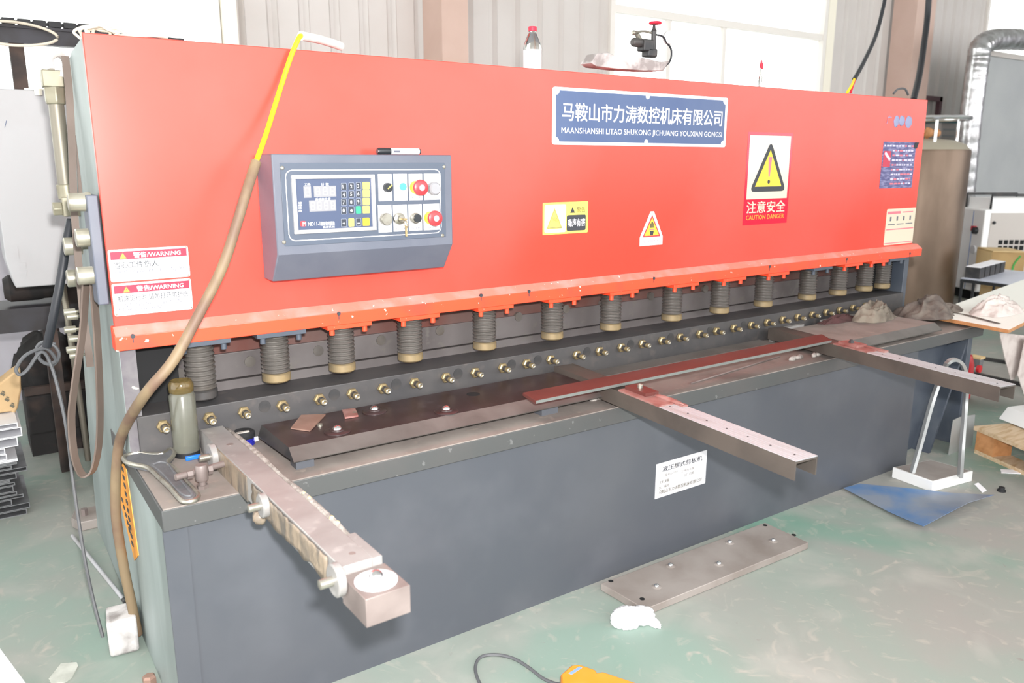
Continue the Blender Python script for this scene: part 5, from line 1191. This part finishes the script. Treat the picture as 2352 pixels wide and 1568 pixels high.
part(sh, 'louvre', g, 'booth_grey')
# grey booth, its left side with the shade painted dark, and the foil duct
by = 2.2
bx0 = at(2214, 300, y=by).x; btop = at(2270, 128, y=by).z
bX = at(2232, 440, y=by).x
bo = thing('paint_booth', 'large plain grey booth panel at the right edge', 'booth', (bX + 1, by + .05, 0))
part(bo, 'booth_panel', G().box(bX, bX + 3.0, by, by + .11, 0, btop), 'booth_grey'); part(bo, 'booth_rim', G().box(bX - .01, bX + 3.02, by - .02, by + .12, btop, btop + .05), 'chiller_grey')
part(bo, 'booth_shaded_side', G().box(bX - .05, bX - .001, by + .01, by + .11, 0, btop), 'booth_shaded_side', label='dark corner post')
dpts = [at(2212, 470, y=2.1), at(2220, 380, y=2.1), at(2229, 280, y=2.1), at(2240, 190, y=2.1), at(2247, 140, y=2.1), at(2253, 108, y=2.1), at(2275, 93, y=2.1), at(2310, 90, y=2.1), at(2352, 92, y=2.1), at(2420, 98, y=2.1)]
P_ = crom(dpts, 9); rad = [(.098 if i % 3 else .104) for i in range(len(P_))]
solo('foil_duct', 'silver foil flexible duct with a bend in front of the grey booth', 'duct', G().tube(P_, rad, 18, smooth=False), 'duct_foil', loc=(dpts[0].x, dpts[0].y, dpts[0].z))
# chiller
k0 = at(2237, 692, z=0); k1 = at(2150, 668, z=0); dl = (k1 - k0); dl.z = 0; D_ = dl.length; dl /= D_; nr_ = Vector((-dl.y, dl.x, 0)); nr_ = nr_ if nr_.x > 0 else -nr_
hz = .86
chl = thing('water_chiller', 'white industrial water chiller with red switches and a grey vented side', 'chiller', (k0.x + .2, k0.y + .3, 0))
def kq(s, t, z): v = k0 + dl * s + nr_ * t; return Vector((v.x, v.y, z))
def kb(s0, s1, t0, t1, z0, z1): return [kq(s0, t0, z0), kq(s1, t0, z0), kq(s1, t1, z0), kq(s0, t1, z0)], (0, 0, z1 - z0)
part(chl, 'chiller_body', G().slab(*kb(0, D_ + .15, 0, .75, .09, hz)), 'chiller_white', bevel=.01)
part(chl, 'chiller_base', G().slab(*kb(.03, D_ + .12, .03, .7, 0, .09)), 'black_void')
part(chl, 'vented_side', G().slab(*kb(-.006, 0.0, .06, .74, .1, hz - .03)), 'chiller_grey', label='grey vented side panel')
g = G()
for i in range(9):
    for j in range(3): g.slab(*kb(-.009, -.006, .16 + i * .052, .198 + i * .052, .43 + j * .055, .47 + j * .055))
part(chl, 'vent_slots', g, 'black_void')
g = G()
for u in (.2, .62): part(chl, 'rocker_switch', G().slab(*kb(D_ * u - .03, D_ * u + .03, -.02, 0, .655, .70)), 'red_print', label='red rocker switch')
for t_ in (.09, .66): v = kq(-.012, t_, .74); part(chl, 'panel_knob', G().sphere(v, .016, n=10), 'knob_black')
v = kq(.06 + .03, -.008, .66); part(chl, 'control_knob', G().lathe(kq(.10, 0, .66), -nr_, [(.035, 0), (.03, .03)], 20), 'knob_black'); part(chl, 'pressure_dial', G().lathe(kq(.10, 0, .48), -nr_, [(.04, 0), (.04, .015)], 20), 'knob_white')
part(chl, 'door_seam', G().slab(*kb(.165, .172, -.002, .001, .1, hz - .02)), 'label_blue')
part(chl, 'top_tank', G().slab(*kb(.1, .45, .12, .55, hz, hz + .10)), 'chiller_white')
part(chl, 'top_rail', G().tube([kq(.08, .1, hz), kq(.08, .1, hz + .13), kq(.08, .6, hz + .13), kq(.08, .6, hz)], .012, 8, smooth=False).tube([kq(.46, .1, hz), kq(.46, .1, hz + .13), kq(.46, .6, hz + .13), kq(.46, .6, hz)], .012, 8, smooth=False), 'dark_steel')
g = G().tube([kq(D_ * .85, -.03, .62), kq(D_ * .7, -.06, .45), kq(D_ * .62, -.05, .25), kq(D_ * .64, -.04, .02)], .012, 8)
solo('chiller_cable', 'black cable hanging down the white chiller front', 'cable', g, 'cable_black')
# black framed low desk with a row of small boxes
dz = .45
dA, dB, dD = at(2207, 638, z=dz), at(2352, 656, z=dz), at(2288, 616, z=dz)
ud = (dB - dA) * 1.15; vd = (dD - dA)
dk_ = thing('work_desk', 'low black framed desk with a pale top at the right edge', 'desk', (dA + ud * .5 + vd * .5 - Vector((0, 0, dz))))
def db(s0, s1, t0, t1, z0, z1): return [Vector(((dA + ud * a + vd * b).x, (dA + ud * a + vd * b).y, z0)) for a, b in ((s0, t0), (s1, t0), (s1, t1), (s0, t1))], (0, 0, z1 - z0)
part(dk_, 'desk_top', G().slab(*db(0, 1, 0, 1, dz - .006, dz)), 'desk_top'); part(dk_, 'desk_frame', G().slab(*db(-.004, 1, -.004, .03, dz - .03, dz - .0065)).slab(*db(-.004, .03, .03, 1, dz - .03, dz - .0065)).slab(*db(-.004, 1, .97, 1, dz - .03, dz - .0065)), 'black_rubber')
for s_, t_ in ((.0, .0), (.17, .0), (.96, .0), (.0, .96), (.96, .96)): part(dk_, 'leg', G().slab(*db(s_, s_ + .03, t_, t_ + .03, 0, dz - .03)), 'black_rubber')
ordn = ['nearest', 'second nearest', 'middle', 'second farthest', 'farthest']
bu_, bv_ = ud.normalized(), vd.normalized()
for i in range(5):
    q = dA + ud * .12 + vd * (.13 + .15 * i)
    o = solo('metal_box', ordn[i] + ' of five small dark metal boxes in a row on the desk', 'box', G().obox((q.x, q.y, dz + .0405), bu_ * .055, bv_ * (vd.length * .062), (0, 0, .04)), 'dark_steel', group='small dark boxes on the desk')
    part(o, 'box_lid', G().obox((q.x, q.y, dz + .082), bu_ * .055, bv_ * (vd.length * .062), (0, 0, .0015)), 'white_enamel', label='white top')
def carton(name, label, pc, pl, pr, z0, h, flap):
    p, a, b = (Vector((q.x, q.y, z0)) for q in (pc, pl, pr)); o = thing(name, label, 'carton', (p + a + b) / 3)
    u, v = a - p, b - p; up = Vector((0, 0, h))
    part(o, 'carton_body', G().slab([p, a, a + v, b], up), 'carton')
    nu = Vector((u.y, -u.x, 0)).normalized(); nu = nu if nu.dot(v) < 0 else -nu
    part(o, 'light_side', G().slab([p + u * .02 + up * .02, a - u * .02 + up * .02, a - u * .02 + up * .98, p + u * .02 + up * .98], nu * .003), 'carton_light', label='pale printed side')
    nv = Vector((v.y, -v.x, 0)).normalized(); nv = nv if nv.dot(u) < 0 else -nv
    part(o, 'green_print', G().tube([p + v * .85 + up * .9 + nv * .003, p + v * .68 + up * .62 + nv * .003, p + v * .66 + up * .3 + nv * .003], .008, 6), 'carton_green')
    if flap: part(o, 'carton_flap', G().slab([p + up, a + up, a + v + up, b + up + Vector((0, 0, .0)), p + v * .5 + up + nv * .02], (0, 0, .008)), 'carton_light')
zc_ = .26
carton('cardboard_carton', 'lower cardboard carton with a pale printed side standing beyond the desk', at(2312, 716, z=0), at(2246, 700, z=0), at(2345, 712, z=0), 0, zc_ - .002, False)
carton('cardboard_carton', 'upper brown cardboard carton with green print stacked beyond the desk', at(2271, 652, z=zc_), at(2236, 640, z=zc_), at(2346, 655, z=zc_), zc_, .28, True)
bpy.data.objects.remove(_to); bpy.data.curves.remove(_tc)
